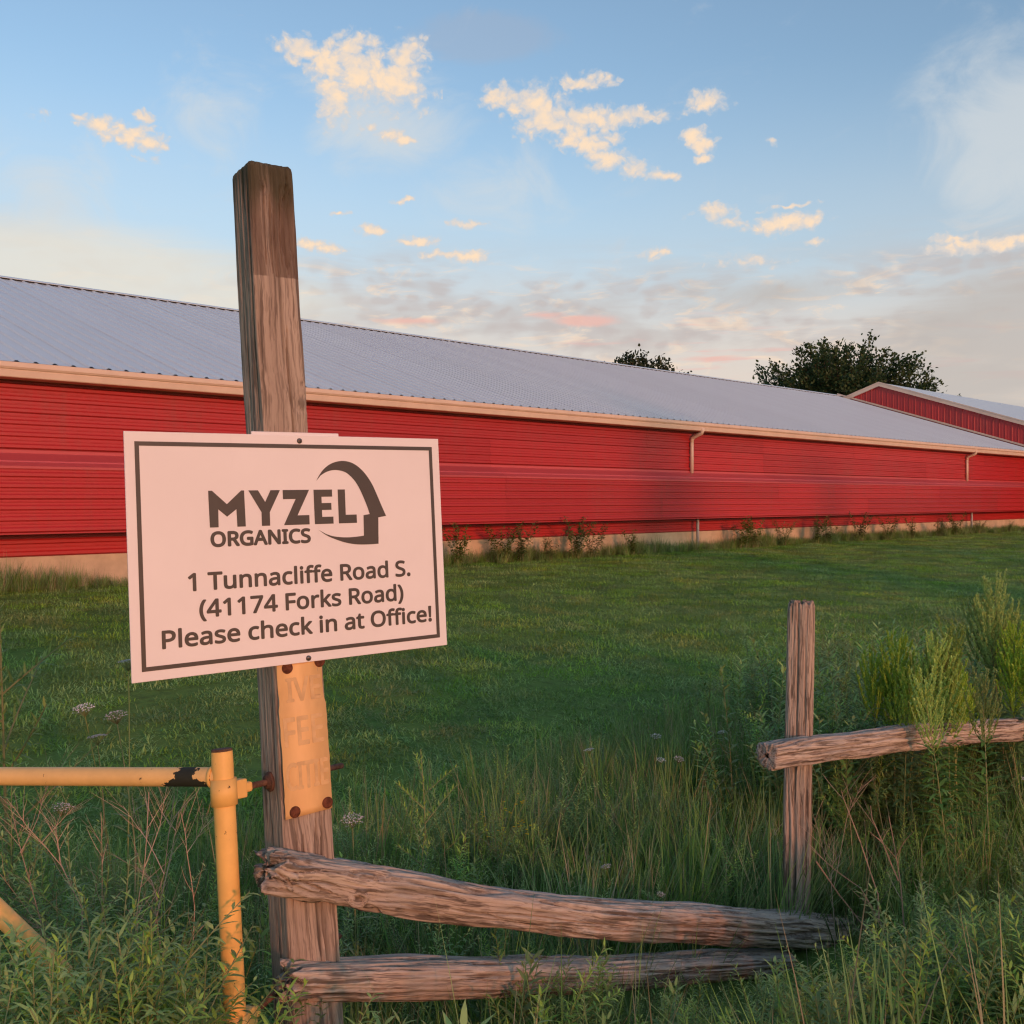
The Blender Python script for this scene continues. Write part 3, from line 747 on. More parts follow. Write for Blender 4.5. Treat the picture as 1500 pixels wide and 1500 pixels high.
def depth_on_fence(x, off=0.):
    """depth of the fence line (the rails' middle) at photo column x"""
    a = Vector((-.60, 2.62)); d = Vector((1.69, 1.60)); k = (x - CX) / F
    t = (k * a.y - a.x) / (d.x - k * d.y); return a.y + t * d.y + off

def fp(x, y, off=0.): return px(x, y, depth_on_fence(x, off))
r1 = sweep('split_rail', [fp(370, 1266, -.02), fp(500, 1291), fp(620, 1314), fp(760, 1334), fp(900, 1346), fp(1050, 1355), fp(1265, 1366)], [.100, .106, .104, .116, .126, .132, .128], [.10, .11, .11, .12, .12, .12, .10], 11, 300, 96, M_rail, groove=.0105, knots=[(.335, -.028, .014), (.085, -.012, .012)])
tag(r1, 'upper split rail nailed across the sign post, sloping down to the short post', 'fence rail', 'split fence rails')
r2 = sweep('split_rail', [fp(400, 1437, .0), fp(520, 1435), fp(700, 1432), fp(900, 1426), fp(1010, 1418), fp(1160, 1410)], [.092, .11, .105, .10, .10, .085], [.10, .11, .12, .12, .11, .09], 23, 300, 96, M_rail, groove=.0095)
tag(r2, 'lower split rail half hidden in weeds, its broken end across the sign post\'s foot', 'fence rail', 'split fence rails')
r3 = sweep('split_rail', [fp(1122, 1108, -.02), fp(1250, 1088), fp(1380, 1073), fp(1500, 1066), fp(1640, 1058)], [.10, .115, .125, .14, .14], [.10, .10, .10, .11, .11], 37, 260, 96, M_rail, groove=.008, ragged=.15)
tag(r3, 'split rail running right from the short post behind the goldenrod', 'fence rail', 'split fence rails')

def build_right_post():
    top = px(1174, 882, 4.50); bot = px(1166, 1330, 4.47)
    d = (top - bot).normalized(); foot = bot - d * ((bot.z + .35) / d.z)
    L = (top - foot).length
    me = timber('fence_post', L, lambda z: (.118 - .010 * (z / L)) * (1 + .05 * noise.noise(Vector((z * 2.2, 3, 1)))), 300, 44, 8, .007, None, .03, M_rpost, base=0.,
                cracks=[('front', .016, .3, L + .1, .008, .030, .010), ('front', -.03, .5, L - .1, .003, .008, .01), ('front', -.008, .9, L + .05, .003, .008, .008), ('left', .0, .3, L, .004, .01, .01)], knots=[('front', .02, .98, .012)], round_=.35)
    p = link('fence_post', me); q = d.to_track_quat('Z', 'Y').to_matrix().to_4x4()
    p.matrix_world = Matrix.Translation(foot) @ q @ Matrix.Rotation(rad(24), 4, 'Z')
    tag(p, 'short weathered split post with a long crack, standing in tall grass at right', 'post')
build_right_post()
def build_far_post():
    b = fp(1640, 1058, .12); g = ground_z(b.x, b.y)
    me = timber('fence_post', 1.75, lambda z: .12, 160, 20, 15, .005, None, .03, M_rpost, base=0., round_=.35)
    p = link('fence_post', me); p.location = (b.x, b.y, g - .3); p.rotation_euler = (.02, .03, .5)
    tag(p, 'fence post just out of frame holding the far end of the right-hand rail', 'post')
build_far_post()

# ------------------------------------------------------------------ the sign
SIGN_M = Matrix.Translation((-.571, 2.758, CAMZ - .1348)) @ rot_ypr(37.684, -3.309, -.816) @ Matrix.Translation((0, -.007, 0))
try:        # the sans that ships inside Blender itself; the built-in face otherwise
    SANS = bpy.data.fonts.load(bpy.utils.system_resource('DATAFILES', path='fonts') + '/NotoSansMath-Regular.woff2')
except Exception:
    SANS = None
def text_mesh(name, body, mat, bold=0., size=1., depth=.0):
    cu = bpy.data.curves.new(name, 'FONT'); cu.body = body
    if SANS: cu.font = SANS
    cu.size = size; cu.offset = 0.; cu.resolution_u = 4
    cu.extrude = .0
    o = bpy.data.objects.new(name, cu); COL.objects.link(o)
    dg = bpy.context.evaluated_depsgraph_get(); me = bpy.data.meshes.new_from_object(o.evaluated_get(dg))
    bpy.data.objects.remove(o); me.name = name; me.materials.clear(); me.materials.append(mat)
    return me
def fit_text(me, x0, x1, z0, z1, y, ref=None):
    """flat lettering: text plane to x/z of the board, stretched to the measured box"""
    co = np.empty(len(me.vertices) * 3); me.vertices.foreach_get('co', co); co = co.reshape(-1, 3)
    a = co.min(0); b = co.max(0)
    zlo, zhi = (a[1], b[1]) if ref is None else ref
    out = np.stack([x0 + (co[:, 0] - a[0]) / (b[0] - a[0]) * (x1 - x0), np.full(len(co), y), z0 + (co[:, 1] - zlo) / (zhi - zlo) * (z1 - z0)], 1)
    me.vertices.foreach_set('co', out.ravel()); me.update(); return me
def words(me, gap):
    """one mesh for each word of a line of lettering"""
    co = [tuple(v.co) for v in me.vertices]; ps = [tuple(p.vertices) for p in me.polygons]
    sp = sorted((min(co[i][0] for i in p), max(co[i][0] for i in p), p) for p in ps)
    groups = []; hi = -9
    for a, b, p in sp:
        if a > hi + gap: groups.append([])
        groups[-1].append(p); hi = max(hi, b)
    out = []
    for gr in groups:
        ids = sorted({i for p in gr for i in p}); mp = {i: k for k, i in enumerate(ids)}
        m = bpy.data.meshes.new(me.name); m.from_pydata([co[i] for i in ids], [], [tuple(mp[i] for i in p) for p in gr]); m.materials.append(me.materials[0]); out.append(m)
    return out
def stamp(me, r, n=8):
    """heavier strokes: the same flat letters printed again a hair's breadth to each side"""
    co = [tuple(v.co) for v in me.vertices]; ps = [tuple(p.vertices) for p in me.polygons]; V = []; P = []
    for k in range(n + 1):
        a = 2 * math.pi * k / n; q = r if k < n else 0.; o = len(V)
        V += [(x + q * math.cos(a), y - .00003 * k, z + q * math.sin(a)) for x, y, z in co]; P += [tuple(i + o for i in p) for p in ps]
    m = bpy.data.meshes.new(me.name); m.from_pydata(V, [], P); m.materials.append(me.materials[0]); return m
def poly_mesh(name, pts, y, mat):
    cu = bpy.data.curves.new(name, 'CURVE'); cu.dimensions = '2D'; cu.fill_mode = 'BOTH'
    s = cu.splines.new('POLY'); s.points.add(len(pts) - 1); s.use_cyclic_u = True
    for q, (u, v) in zip(s.points, pts): q.co = (u, v, 0, 1)
    o = bpy.data.objects.new(name, cu); COL.objects.link(o)
    me = bpy.data.meshes.new_from_object(o.evaluated_get(bpy.context.evaluated_depsgraph_get())); bpy.data.objects.remove(o)
    co = [v.co.copy() for v in me.vertices]
    for v, c in zip(me.vertices, co): v.co = (c.x, y, c.y)
    me.name = name; me.materials.clear(); me.materials.append(mat); me.update(); return me

def smooth_poly(pts, closed_from=None, n=4):
    """Catmull-Rom through a run of points"""
    out = []
    for i in range(len(pts) - 1):
        p0, p1, p2, p3 = pts[max(0, i - 1)], pts[i], pts[i + 1], pts[min(len(pts) - 1, i + 2)]
        for k in range(n):
            t = k / n
            out.append(tuple(.5 * (2 * b + (c - a) * t + (2 * a - 5 * b + 4 * c - d) * t * t + (-a + 3 * b - 3 * c + d) * t ** 3) for a, b, c, d in zip(p0, p1, p2, p3)))
    out.append(pts[-1]); return out

def build_sign():
    W2, H2 = .457, .305
    b = MB(); b.box(-W2, W2, 0, .004, -H2, H2)
    s = link('sign_board', b.mesh('sign_board', M_sign)); s.matrix_world = SIGN_M; bevel(s, .0008, 1)
    tag(s, 'white rectangular business sign with dark border, logo and address, screwed to the post', 'sign')
    yy = -.0007
    def part(name, me): return link(name, me, s)
    bo, bi = (.4325, .2805), (.4215, .2698)
    b = MB()
    b.add([(-bo[0], yy, -bo[1]), (bo[0], yy, -bo[1]), (bo[0], yy, bo[1]), (-bo[0], yy, bo[1]), (-bi[0], yy, -bi[1]), (bi[0], yy, -bi[1]), (bi[0], yy, bi[1]), (-bi[0], yy, bi[1])],
          [(0, 1, 5, 4), (1, 2, 6, 5), (2, 3, 7, 6), (3, 0, 4, 7)])
    part('border', b.mesh('border', M_ink))
    z0, z1 = .0637, .1575
    glyphs = {
        'M': [(-.2518, z1), (-.2417, z1), (-.2034, .1226), (-.1636, z1), (-.1556, z1), (-.1542, z0), (-.1772, z0), (-.1783, .1091), (-.2039, .0903), (-.2268, .1095), (-.2274, z0), (-.2504, z0)],
        'Y': [(-.144, z1), (-.1173, z1), (-.0983, .1266), (-.0821, z1), (-.0551, z1), (-.0863, .0992), (-.0867, z0), (-.11, z0), (-.1097, .0997)],
        'Z': [(-.0475, z1), (.0298, z1), (-.007, .0890), (.0276, .0890), (.0276, z0), (-.0475, z0), (-.011, .133), (-.0475, .133)],
        'E': [(.0428, z1), (.0987, z1), (.0987, .138), (.0661, .138), (.0661, .1208), (.0951, .1208), (.0951, .1018), (.0661, .1018), (.0661, .083), (.0999, .083), (.0999, z0), (.0432, z0)],
        'L': [(.1162, z1), (.1387, z1), (.1384, .087), (.1725, .087), (.1726, z0), (.1162, z0)]}
    for k, g in glyphs.items(): part('logo_letter', poly_mesh('logo_letter', g, yy, M_ink))
    outer = smooth_poly([(.0521, .1812), (.0602, .1946), (.075, .2127), (.0937, .2263), (.1143, .2341), (.137, .2369), (.1616, .2326), (.1841, .2205), (.2043, .2019), (.2223, .1775), (.234, .155), (.2457, .1285), (.2574, .102), (.2672, .081)])
    jaw = smooth_poly([(.2388, .0026), (.2013, .002), (.1636, .0043), (.1309, .0111), (.0988, .0222), (.0751, .0333), (.0538, .0477)])
    jin = smooth_poly([(.0752, .0362), (.0951, .0296), (.1233, .0253), (.1562, .0244), (.1927, .0272)])
    inner = smooth_poly([(.2142, .0872), (.2064, .1105), (.1931, .1423), (.1796, .1685), (.1638, .1889), (.1438, .2045), (.1235, .2103), (.1031, .211), (.0827, .2055), (.0663, .1964)])
    part('head_logo', poly_mesh('head_logo', outer + [(.2415, .0771)] + jaw + jin + [(.1942, .0847)] + inner, yy, M_ink))
    part('lettering', stamp(fit_text(text_mesh('lettering', 'ORGANICS', M_ink, .030), -.2480, .0272, .0153, .0517, yy), .0023))
    H = text_mesh('h', 'H', M_ink, .014); co = np.empty(len(H.vertices) * 3); H.vertices.foreach_get('co', co); co = co.reshape(-1, 3); cap = (co[:, 1].min(), co[:, 1].max())
    for w in words(fit_text(text_mesh('lettering', '1 Tunnacliffe Road S.', M_ink, .014), -.3103, .3385, -.0928, -.0505, yy, cap), .011): part('lettering', stamp(w, .0018))
    for w in words(fit_text(text_mesh('lettering', '(41174 Forks Road)', M_ink, .014), -.2838, .3120, -.1610, -.1187, yy, cap), .011): part('lettering', stamp(w, .0018))
    for w in words(fit_text(text_mesh('lettering', 'Please check in at Office!', M_ink, .014), -.3800, .4050, -.2293, -.1873, yy, cap), .011): part('lettering', stamp(w, .0018))
    for u, v in ((.007, .29), (.009, -.295)):
        b = MB(); b.lathe([(0, .0075), (.0022, .0072), (.004, .005), (.0046, .001)], (u, 0, v), (0, -1, 0), 14)
        k = link('screw', b.mesh('screw', M_screw, True), s)
        b = MB(); b.box(u - .005, u + .005, -.0052, -.0043, v - .0008, v + .0008); link('slot', b.mesh('slot', M_nail), k)
    # pale offcut wedged behind the sign's top edge
    b = MB(); b.box(-.127, .129, .0046, .0085, .20, .3135)
    p = link('backing_board', b.mesh('backing_board', M_sign)); p.matrix_world = SIGN_M; bevel(p, .001, 1)
    tag(p, 'narrow pale board peeping out behind the top edge of the sign', 'board')
build_sign()

def build_placard():
    z0, z1 = -.845, -.44; n = 26; b = MB(); rng = random.Random(5)
    y0 = -(post_w(-.6) / 2) - .004
    vs = []
    for j in range(n + 1):
        z = z0 + (z1 - z0) * j / n
        y = y0 - .000 - .0035 * math.sin(j / n * 5) + .0045 * (j / n - .5)
        for side in (-1, 1):
            x = side * .067 + (.0012 * rng.uniform(-1, 1) if z > -.60 else .0008 * rng.uniform(-1, 1))
            if side == 1 and z > -.553: x -= .004
            if side == -1 and z > -.553: x += .002
            vs.append((x, y, z + (.002 if side == 1 else -.002)))
    fs = [(2 * j, 2 * j + 1, 2 * j + 3, 2 * j + 2) for j in range(n)]
    b.add(vs, fs); me = b.mesh('placard', M_plac, True)
    p = link('metal_placard', me); p.matrix_world = POST_M
    sm = p.modifiers.new('thick', 'SOLIDIFY'); sm.thickness = .0016; sm.offset = 0
    tag(p, 'narrow faded yellow metal placard nailed to the post below the white sign', 'placard')
    def yat(z): return min(v[1] for v in vs) - .0012
    # the ghost of old lettering, cut off by the placard's edges
    for body, x0, x1, a, c in (('IVE', -.042, .055, -.545, -.485), ('FEE', -.056, .052, -.660, -.588), ('CITIE', -.058, .060, -.775, -.705)):
        me = fit_text(text_mesh('ghost_lettering', body, M_plink, .03), x0, x1, a, c, 0)
        for v in me.vertices:      # follow the bent sheet
            j = (v.co.z - z0) / (z1 - z0)
            v.co.y = y0 - .0035 * math.sin(j * 5) + .0045 * (j - .5) - .0014
        link('ghost_lettering', stamp(me, .0022), p)
    for u, v in ((-.040, -.832), (.054, -.826), (-.036, -.456), (.058, -.449)):
        j = (v - z0) / (z1 - z0); y = y0 - .0035 * math.sin(j * 5) + .0045 * (j - .5)
        b = MB(); b.lathe([(0, .0155), (.0015, .0155), (.0035, .013), (.0045, .006), (.0046, .001)], (u, y - .0005, v), (0, -1, 0), 20)
        link('nail_head', b.mesh('nail_head', M_nail, True), p)
build_placard()

# ------------------------------------------------------------------ the pipe gate
def build_gate():
    hinge_top = px(325.5, 1112, 2.62); hinge_low = px(345, 1500, 2.55)
    d = (hinge_low - hinge_top).normalized(); foot = hinge_top + d * 1.02
    far = px(-5, 1137, 2.80); ra = (far - (hinge_top + d * .045)).normalized()
    R = .0275; LEN = 3.0
    G = empty('pipe_gate', tuple(foot), label='yellow painted steel pipe gate with chipped paint, hinged on the sign post', cat='gate')
    inv = Matrix.Translation(foot).inverted()
    def part(name, me, parent=G):
        o = link(name, me, parent); return o
    # hinge stile
    b = MB(); b.lathe([(-.02, R * .98), (0, R), (1.02, R), (1.022, R * .9)], hinge_top - foot, d, 28)
    st = part('stile', b.mesh('stile', M_yel, True))
    b = MB(); b.lathe([(-.026, R * .93), (-.0205, R * .96)], hinge_top - foot, d, 28); part('rusty_cap', b.mesh('rusty_cap', M_rust), st)
    # top rail: own object frame with x along the pipe, so the bare patch can be placed on it
    o = hinge_top + d * .045
    def pipe(name, a, c, r, mat, parent=G):
        ax = (c - a); L = ax.length; ax.normalize(); up = Vector((0, 0, 1)); up = (up - ax * up.dot(ax)).normalized(); sd_ = up.cross(ax)
        b = MB(); b.lathe([(0, r), (L * .33, r), (L * .66, r), (L, r)], (0, 0, 0), (1, 0, 0), 26)
        q = link(name, b.mesh(name, mat, True), parent)
        a2 = a - foot
        q.matrix_local = Matrix(((ax.x, sd_.x, up.x, a2.x), (ax.y, sd_.y, up.y, a2.y), (ax.z, sd_.z, up.z, a2.z), (0, 0, 0, 1)))
        return q
    pipe('top_rail', o + ra * .015, o + ra * LEN, .0245, M_yelrail)
    b = MB(); b.lathe([(R * .86, .0285), (R * .86 + .004, .030), (R * .86 + .009, .0275), (R * .86 + .011, .0245)], o - foot, ra, 26); part('weld_bead', b.mesh('weld_bead', M_yel, True), st)
    low = o + d * .94
    pipe('bottom_rail', low + ra * .015, low + ra * LEN, .0245, M_yel)
    mid = o + d * .5
    pipe('latch_stile', o + ra * LEN, low + ra * LEN, R, M_yel)
    a = px(-170, 1172, 2.80 + .17 * .62); c = px(58, 1394, 2.66)
    dd = (c - a).normalized()
    pipe('diagonal_brace', a - dd * .1, c + dd * .42, .0265, M_yel)
    # clamps and eye bolts
    for k, h in enumerate((.082, .66)):
        cpos = hinge_top + d * h - foot
        b = MB(); b.lathe([(-.033, R + .001), (-.033, R + .006), (.033, R + .006), (.033, R + .001)], cpos, d, 28)
        cl = part('hinge_clamp', b.mesh('hinge_clamp', M_yel, True))
        # ear towards the post
        tgt = POST_M @ Vector((-.07, 0., -.758 if k == 0 else -1.30)) - foot
        e = (tgt - cpos); dist = e.length; e.normalize(); up = -d; sdv = e.cross(up).normalized(); up = sdv.cross(e)
        def blk(p0, l, w, t, mb):
            vs = []
            for x in (0, l):
                for y in (-t / 2, t / 2):
                    for z in (-w / 2, w / 2): vs.append(tuple(p0 + e * x + sdv * y + up * z))
            mb.add(vs, [(0, 1, 3, 2), (4, 6, 7, 5), (0, 4, 5, 1), (2, 3, 7, 6), (0, 2, 6, 4), (1, 5, 7, 3)])
        b = MB(); blk(cpos + e * (R + .0), .038, .048, .030, b); ear = part('clamp_ear', b.mesh('clamp_ear', M_yel), cl); bevel(ear, .004)
        b = MB(); blk(cpos + e * (R + .034), .026, .026, .022, b); eye = part('bolt_eye', b.mesh('bolt_eye', M_yel), cl); bevel(eye, .006)
        b = MB(); b.tube([cpos + e * (R + .045), cpos + e * (dist + .27)], .0085, 12); bo = part('eye_bolt', b.mesh('eye_bolt', M_rust, True))
        nn = (POST_M.to_3x3() @ Vector((-1, 0, 0))).normalized()
        b = MB(); b.lathe([(-.002, .026), (.004, .027), (.006, .025), (.0061, .019), (.014, .018), (.0145, .010)], tgt + nn * .002, nn, 22); part('washer', b.mesh('washer', M_rust, True), bo)
    return G
build_gate()

# ------------------------------------------------------------------ plants
def leaf(mb, base, d, length, width, droop, tint, mi=0, up=Vector((0, 0, 1)), seg=2):
    """one narrow leaf: a pointed strip that bends down along its length"""
    d = Vector(d).normalized(); side = d.cross(up)
    side = side.normalized() if side.length > 1e-4 else Vector((1, 0, 0))
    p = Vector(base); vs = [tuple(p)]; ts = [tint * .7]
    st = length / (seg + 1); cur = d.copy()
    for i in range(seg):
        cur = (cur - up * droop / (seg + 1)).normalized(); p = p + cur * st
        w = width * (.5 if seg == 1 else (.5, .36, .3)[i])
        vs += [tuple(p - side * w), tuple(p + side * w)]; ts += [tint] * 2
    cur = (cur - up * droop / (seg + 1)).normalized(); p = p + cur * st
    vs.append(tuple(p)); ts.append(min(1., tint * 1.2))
    fs = [(0, 1, 2)]
    for i in range(seg - 1): fs.append((1 + 2 * i, 3 + 2 * i, 4 + 2 * i, 2 + 2 * i))
    fs.append((2 * seg - 1, 2 * seg + 1, 2 * seg))
    mb.add(vs, fs, ts, mi)

def curve_pts(rng, h, lean, n=6, wob=.02, start=(0, 0, 0), dirn=None):
    a = rng.uniform(0, 6.283); p = Vector(start); d = Vector(dirn) if dirn else Vector((math.cos(a) * lean * .3, math.sin(a) * lean * .3, 1)).normalized()
    out = [p.copy()]
    for i in range(n):
        d = (d + Vector((math.cos(a) * lean / n + rng.uniform(-wob, wob), math.sin(a) * lean / n + rng.uniform(-wob, wob), 0))).normalized()
        p = p + d * (h / n); out.append(p.copy())
    return out
def along(pts, f):
    q = f * (len(pts) - 1); i = min(int(q), len(pts) - 2); return pts[i].lerp(pts[i + 1], q - i), (pts[i + 1] - pts[i]).normalized()

def grass_tuft(seed, n, h0, h1, spread, width, bend, mats, straw=0.):
    rng = random.Random(seed); b = MB()
    for i in range(n):
        a = rng.uniform(0, 6.283); r = spread * math.sqrt(rng.random()); h = rng.uniform(h0, h1)
        o = Vector((r * math.cos(a), r * math.sin(a), -.01)); a2 = a + rng.uniform(-1.2, 1.2)
        d = Vector((math.cos(a2) * rng.uniform(.1, .5), math.sin(a2) * rng.uniform(.1, .5), 1))
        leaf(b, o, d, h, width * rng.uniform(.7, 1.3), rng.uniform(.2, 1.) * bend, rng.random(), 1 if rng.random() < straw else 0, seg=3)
    return b.mesh('grass_tuft', mats)

def lawn_patch(seed, size, n):
    rng = random.Random(seed); b = MB()
    for i in range(n):
        o = Vector((rng.uniform(-.5, .5) * size, rng.uniform(-.5, .5) * size, -.005)); a = rng.uniform(0, 6.283); k = rng.uniform(.3, 1.6)
        leaf(b, o, (math.cos(a) * k, math.sin(a) * k, 1), rng.uniform(.040, .095), rng.uniform(.006, .011), rng.uniform(.2, 1.2), rng.random(), 0, seg=1)
    return b.mesh('lawn_patch', M_lawn)

def weed_mesh(seed, h, leaves, ll=.085, lw=.011, tips=.25, branch=0):
    """leafy upright stem, narrow leaves all the way up, paler at the tip"""
    rng = random.Random(seed); b = MB()
    def one(pts, r, nl, l0):
        b.tube(pts, [r * (1 - .7 * i / (len(pts) - 1)) for i in range(len(pts))], 4, .4, 2, False)
        for i in range(nl):
            f = .12 + .88 * (i + rng.random() * .6) / nl; p, t = along(pts, min(.999, f)); a = i * 2.4 + rng.uniform(-.4, .4)
            o = Vector((math.cos(a), math.sin(a), 0)); up_ = .25 + f * .9
            l = l0 * (1.05 - .55 * f) * rng.uniform(.7, 1.25)
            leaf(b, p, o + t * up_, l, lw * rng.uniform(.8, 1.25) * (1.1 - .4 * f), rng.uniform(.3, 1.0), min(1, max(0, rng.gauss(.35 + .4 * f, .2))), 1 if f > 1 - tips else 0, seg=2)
    pts = curve_pts(rng, h, rng.uniform(.05, .35), 6)
    one(pts, .0032, leaves, ll)
    for k in range(branch):
        p, t = along(pts, rng.uniform(.35, .8)); a = rng.uniform(0, 6.283)
        one(curve_pts(rng, h * rng.uniform(.25, .45), .3, 4, .03, p, (math.cos(a) * .7, math.sin(a) * .7, .8)), .002, leaves // 3, ll * .7)
    return b.mesh('weed', [M_weed, M_weedtip, M_stem])

def D_of(x, y): return x * NX.x + y * NX.y
def in_view(x, y, margin=.06):
    return y > .6 and abs(x / y) < .5 + margin + .25 / y

rng = random.Random(77)
# --- mown lawn between the fence and the barn
lawn_tpl = [lawn_patch(500 + i, .62, 380) for i in range(5)]
pts = []
t = -9.
stp = .46
while t < 60:
    D = 4.2
    while D < 17.9:
        x, y = ae_pt(t + rng.uniform(-.2, .2), D + rng.uniform(-.2, .2))
        if in_view(x, y): pts.append((x, y, ground_z(x, y), 0, 0, rng.uniform(0, 6.283), rng.uniform(.75, 1.15) * (1.25 if D < 6 else 1.), rng.randrange(5)))
        D += stp
    t += stp
lawn = scatter('lawn_grass', lawn_tpl, pts); tag(lawn, 'short mown green lawn between the rail fence and the red barn', 'grass')

# --- long grass along the fence, at the lawn's edge and against the barn's foot
tuft_tpl = [grass_tuft(600 + i, 46, .28, .62, .10, .0065, 1.25, [M_tall, M_straw], .06 + .05 * (i % 3)) for i in range(6)] + [grass_tuft(620 + i, 26, .45, .85, .06, .005, 1.0, [M_tall, M_straw], .35) for i in range(3)]
pts = []
for i in range(9000):
    D = rng.uniform(-.6, 6.2); t = rng.uniform(-9, 12); x, y = ae_pt(t, D)
    if not in_view(x, y, .03) or y < 1.9: continue
    dens = 1. if D < 4.3 else max(0., 1 - (D - 4.3) / 1.5) ** 1.5
    dens *= .55 + .9 * max(0, noise.noise(Vector((x * .9, y * .9, 3))) + .35)
    if rng.random() > dens * .9: continue
    s = rng.uniform(.6, 1.05) * (1.0 if D < 3.8 else max(.38, 1 - (D - 3.8) * .34))
    if D < 2.3:
        if rng.random() < .62: continue
        xp = CX + F * x / y; hmax = CAMZ - (float(np.interp(xp, [0, 300, 480, 680, 860, 1120, 1260, 1600], [1330, 1380, 1490, 1420, 1430, 1420, 1330, 1300])) + rng.uniform(0, 80) - CY) / F * y
        if xp > 1200 and y > 4.4: hmax = .5
        if hmax < .1: continue
        s = min(s * 1.5, hmax / .6)
    pts.append((x, y, ground_z(x, y), rng.uniform(-.15, .15), rng.uniform(-.15, .15), rng.uniform(0, 6.283), s, rng.randrange(6) if rng.random() < .84 else 6 + rng.randrange(3)))
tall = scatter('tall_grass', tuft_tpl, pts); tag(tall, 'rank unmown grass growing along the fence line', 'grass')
pts = []
for i in range(2600):
    t = rng.uniform(-6, 48); D = 17.93 - abs(rng.gauss(0, .28)); x, y = ae_pt(t, D)
    if not in_view(x, y): continue
    k = .5 + .8 * max(0, .4 + noise.noise(Vector((t * .35, 0, 9))))
    pts.append((x, y, ground_z(x, y), rng.uniform(-.2, .2), rng.uniform(-.2, .2), rng.uniform(0, 6.283), rng.uniform(.45, .9) * k, rng.randrange(9)))
fr = scatter('fringe_grass', tuft_tpl, pts); tag(fr, 'uncut grass left against the barn foundation', 'grass')

# --- leafy weeds in the fence bottom
weed_tpl = [weed_mesh(700 + i, .62 + .09 * (i % 4), 88, .074, .0088, .42, 2 + i % 4) for i in range(8)] + [weed_mesh(720 + i, .62 + .09 * (i % 4), 60, .125, .019, .15, i % 2) for i in range(4)]
pts = []
def proj_px(x, y, z): return CX + F * x / y, CY - F * (z - CAMZ) / y
def top_limit(xp):
    """the highest photo row the growth on the road side of the fence reaches, by column"""
    return float(np.interp(xp, [-200, 60, 200, 290, 340, 480, 560, 680, 720, 800, 860, 1000, 1120, 1180, 1260, 1330, 1500, 1700], [1300, 1330, 1330, 1360, 1440, 1480, 1440, 1400, 1325, 1335, 1410, 1430, 1415, 1400, 1360, 1300, 1290, 1290]))
def weeds(n, t0, t1, D0, D1, s0, s1, clip=False, broad=.12):
    for i in range(n):
        t = rng.uniform(t0, t1); D = rng.uniform(D0, D1); x, y = ae_pt(t, D)
        if y < 1.7 or not in_view(x, y, .08): continue
        if noise.noise(Vector((x * 1.1, y * 1.1, 5))) < -.25 and rng.random() > .35: continue
        k = rng.randrange(8) if rng.random() > broad else 8 + rng.randrange(4); s = rng.uniform(s0, s1); z0 = ground_z(x, y)
        if clip:
            xp, _ = proj_px(x, y, 0); hmax = CAMZ - (top_limit(xp) + rng.uniform(-12, 90) - CY) / F * y - z0
            if hmax < .12 or y < (2.2 if t < -5.2 else 2.95): continue
            s = min(hmax, 1.25) / (.62 + .09 * (k % 4)) * rng.uniform(.8, 1.)
        pts.append((x, y, z0, rng.uniform(-.18, .18), rng.uniform(-.18, .18), rng.uniform(0, 6.283), s, k))
weeds(560, -9, -5.35, 2.5, 4.2, .75, 1.15)        # left of the sign post, behind the gate
weeds(230, -5.2, -2.7, 2.55, 4.2, .40, .72)       # behind the rails
weeds(120, -2.9, -1.9, 2.6, 4.2, .30, .55)        # round the short post
weeds(560, -1.8, .8, 2.5, 3.4, .75, 1.25, False, .6)         # among the goldenrod
weeds(260, -.3, 2.6, 3.3, 4.6, .8, 1.2, False, .5)
weeds(3400, -5.3, 1.8, .9, 2.2, .5, .9, True, .25)     # road side of the fence
weeds(240, -2.5, 1.6, 1.5, 2.5, .35, .62, False, .3)
weeds(1100, -8.5, -5.3, 1.5, 2.9, .5, .9, True, .15)    # crowding the gate
for i in range(95):
    xp = rng.uniform(30, 262); y = rng.uniform(2.2, 2.62); x = (xp - CX) / F * y; z0 = ground_z(x, y); k = rng.randrange(8)
    h = CAMZ - (rng.uniform(1365, 1470) - CY) / F * y - z0
    pts.append((x, y, z0, rng.uniform(-.1, .1), rng.uniform(-.1, .1), rng.uniform(0, 6.283), h / (.62 + .09 * (k % 4)), k))
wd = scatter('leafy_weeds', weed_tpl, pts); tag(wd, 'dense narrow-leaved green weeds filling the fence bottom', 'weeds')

# ------------------------------------------------------------------ plants one can pick out
def copy_parts(src, name, loc, rz, sc, tilt=(0, 0)):
    """a further plant of a kind: its own root, copies of the parts sharing mesh data"""
    e = link(name, None, None, loc, (tilt[0], tilt[1], rz), sc); e.empty_display_size = .1
    for nm, me in src: link(nm, me, e)
    return e

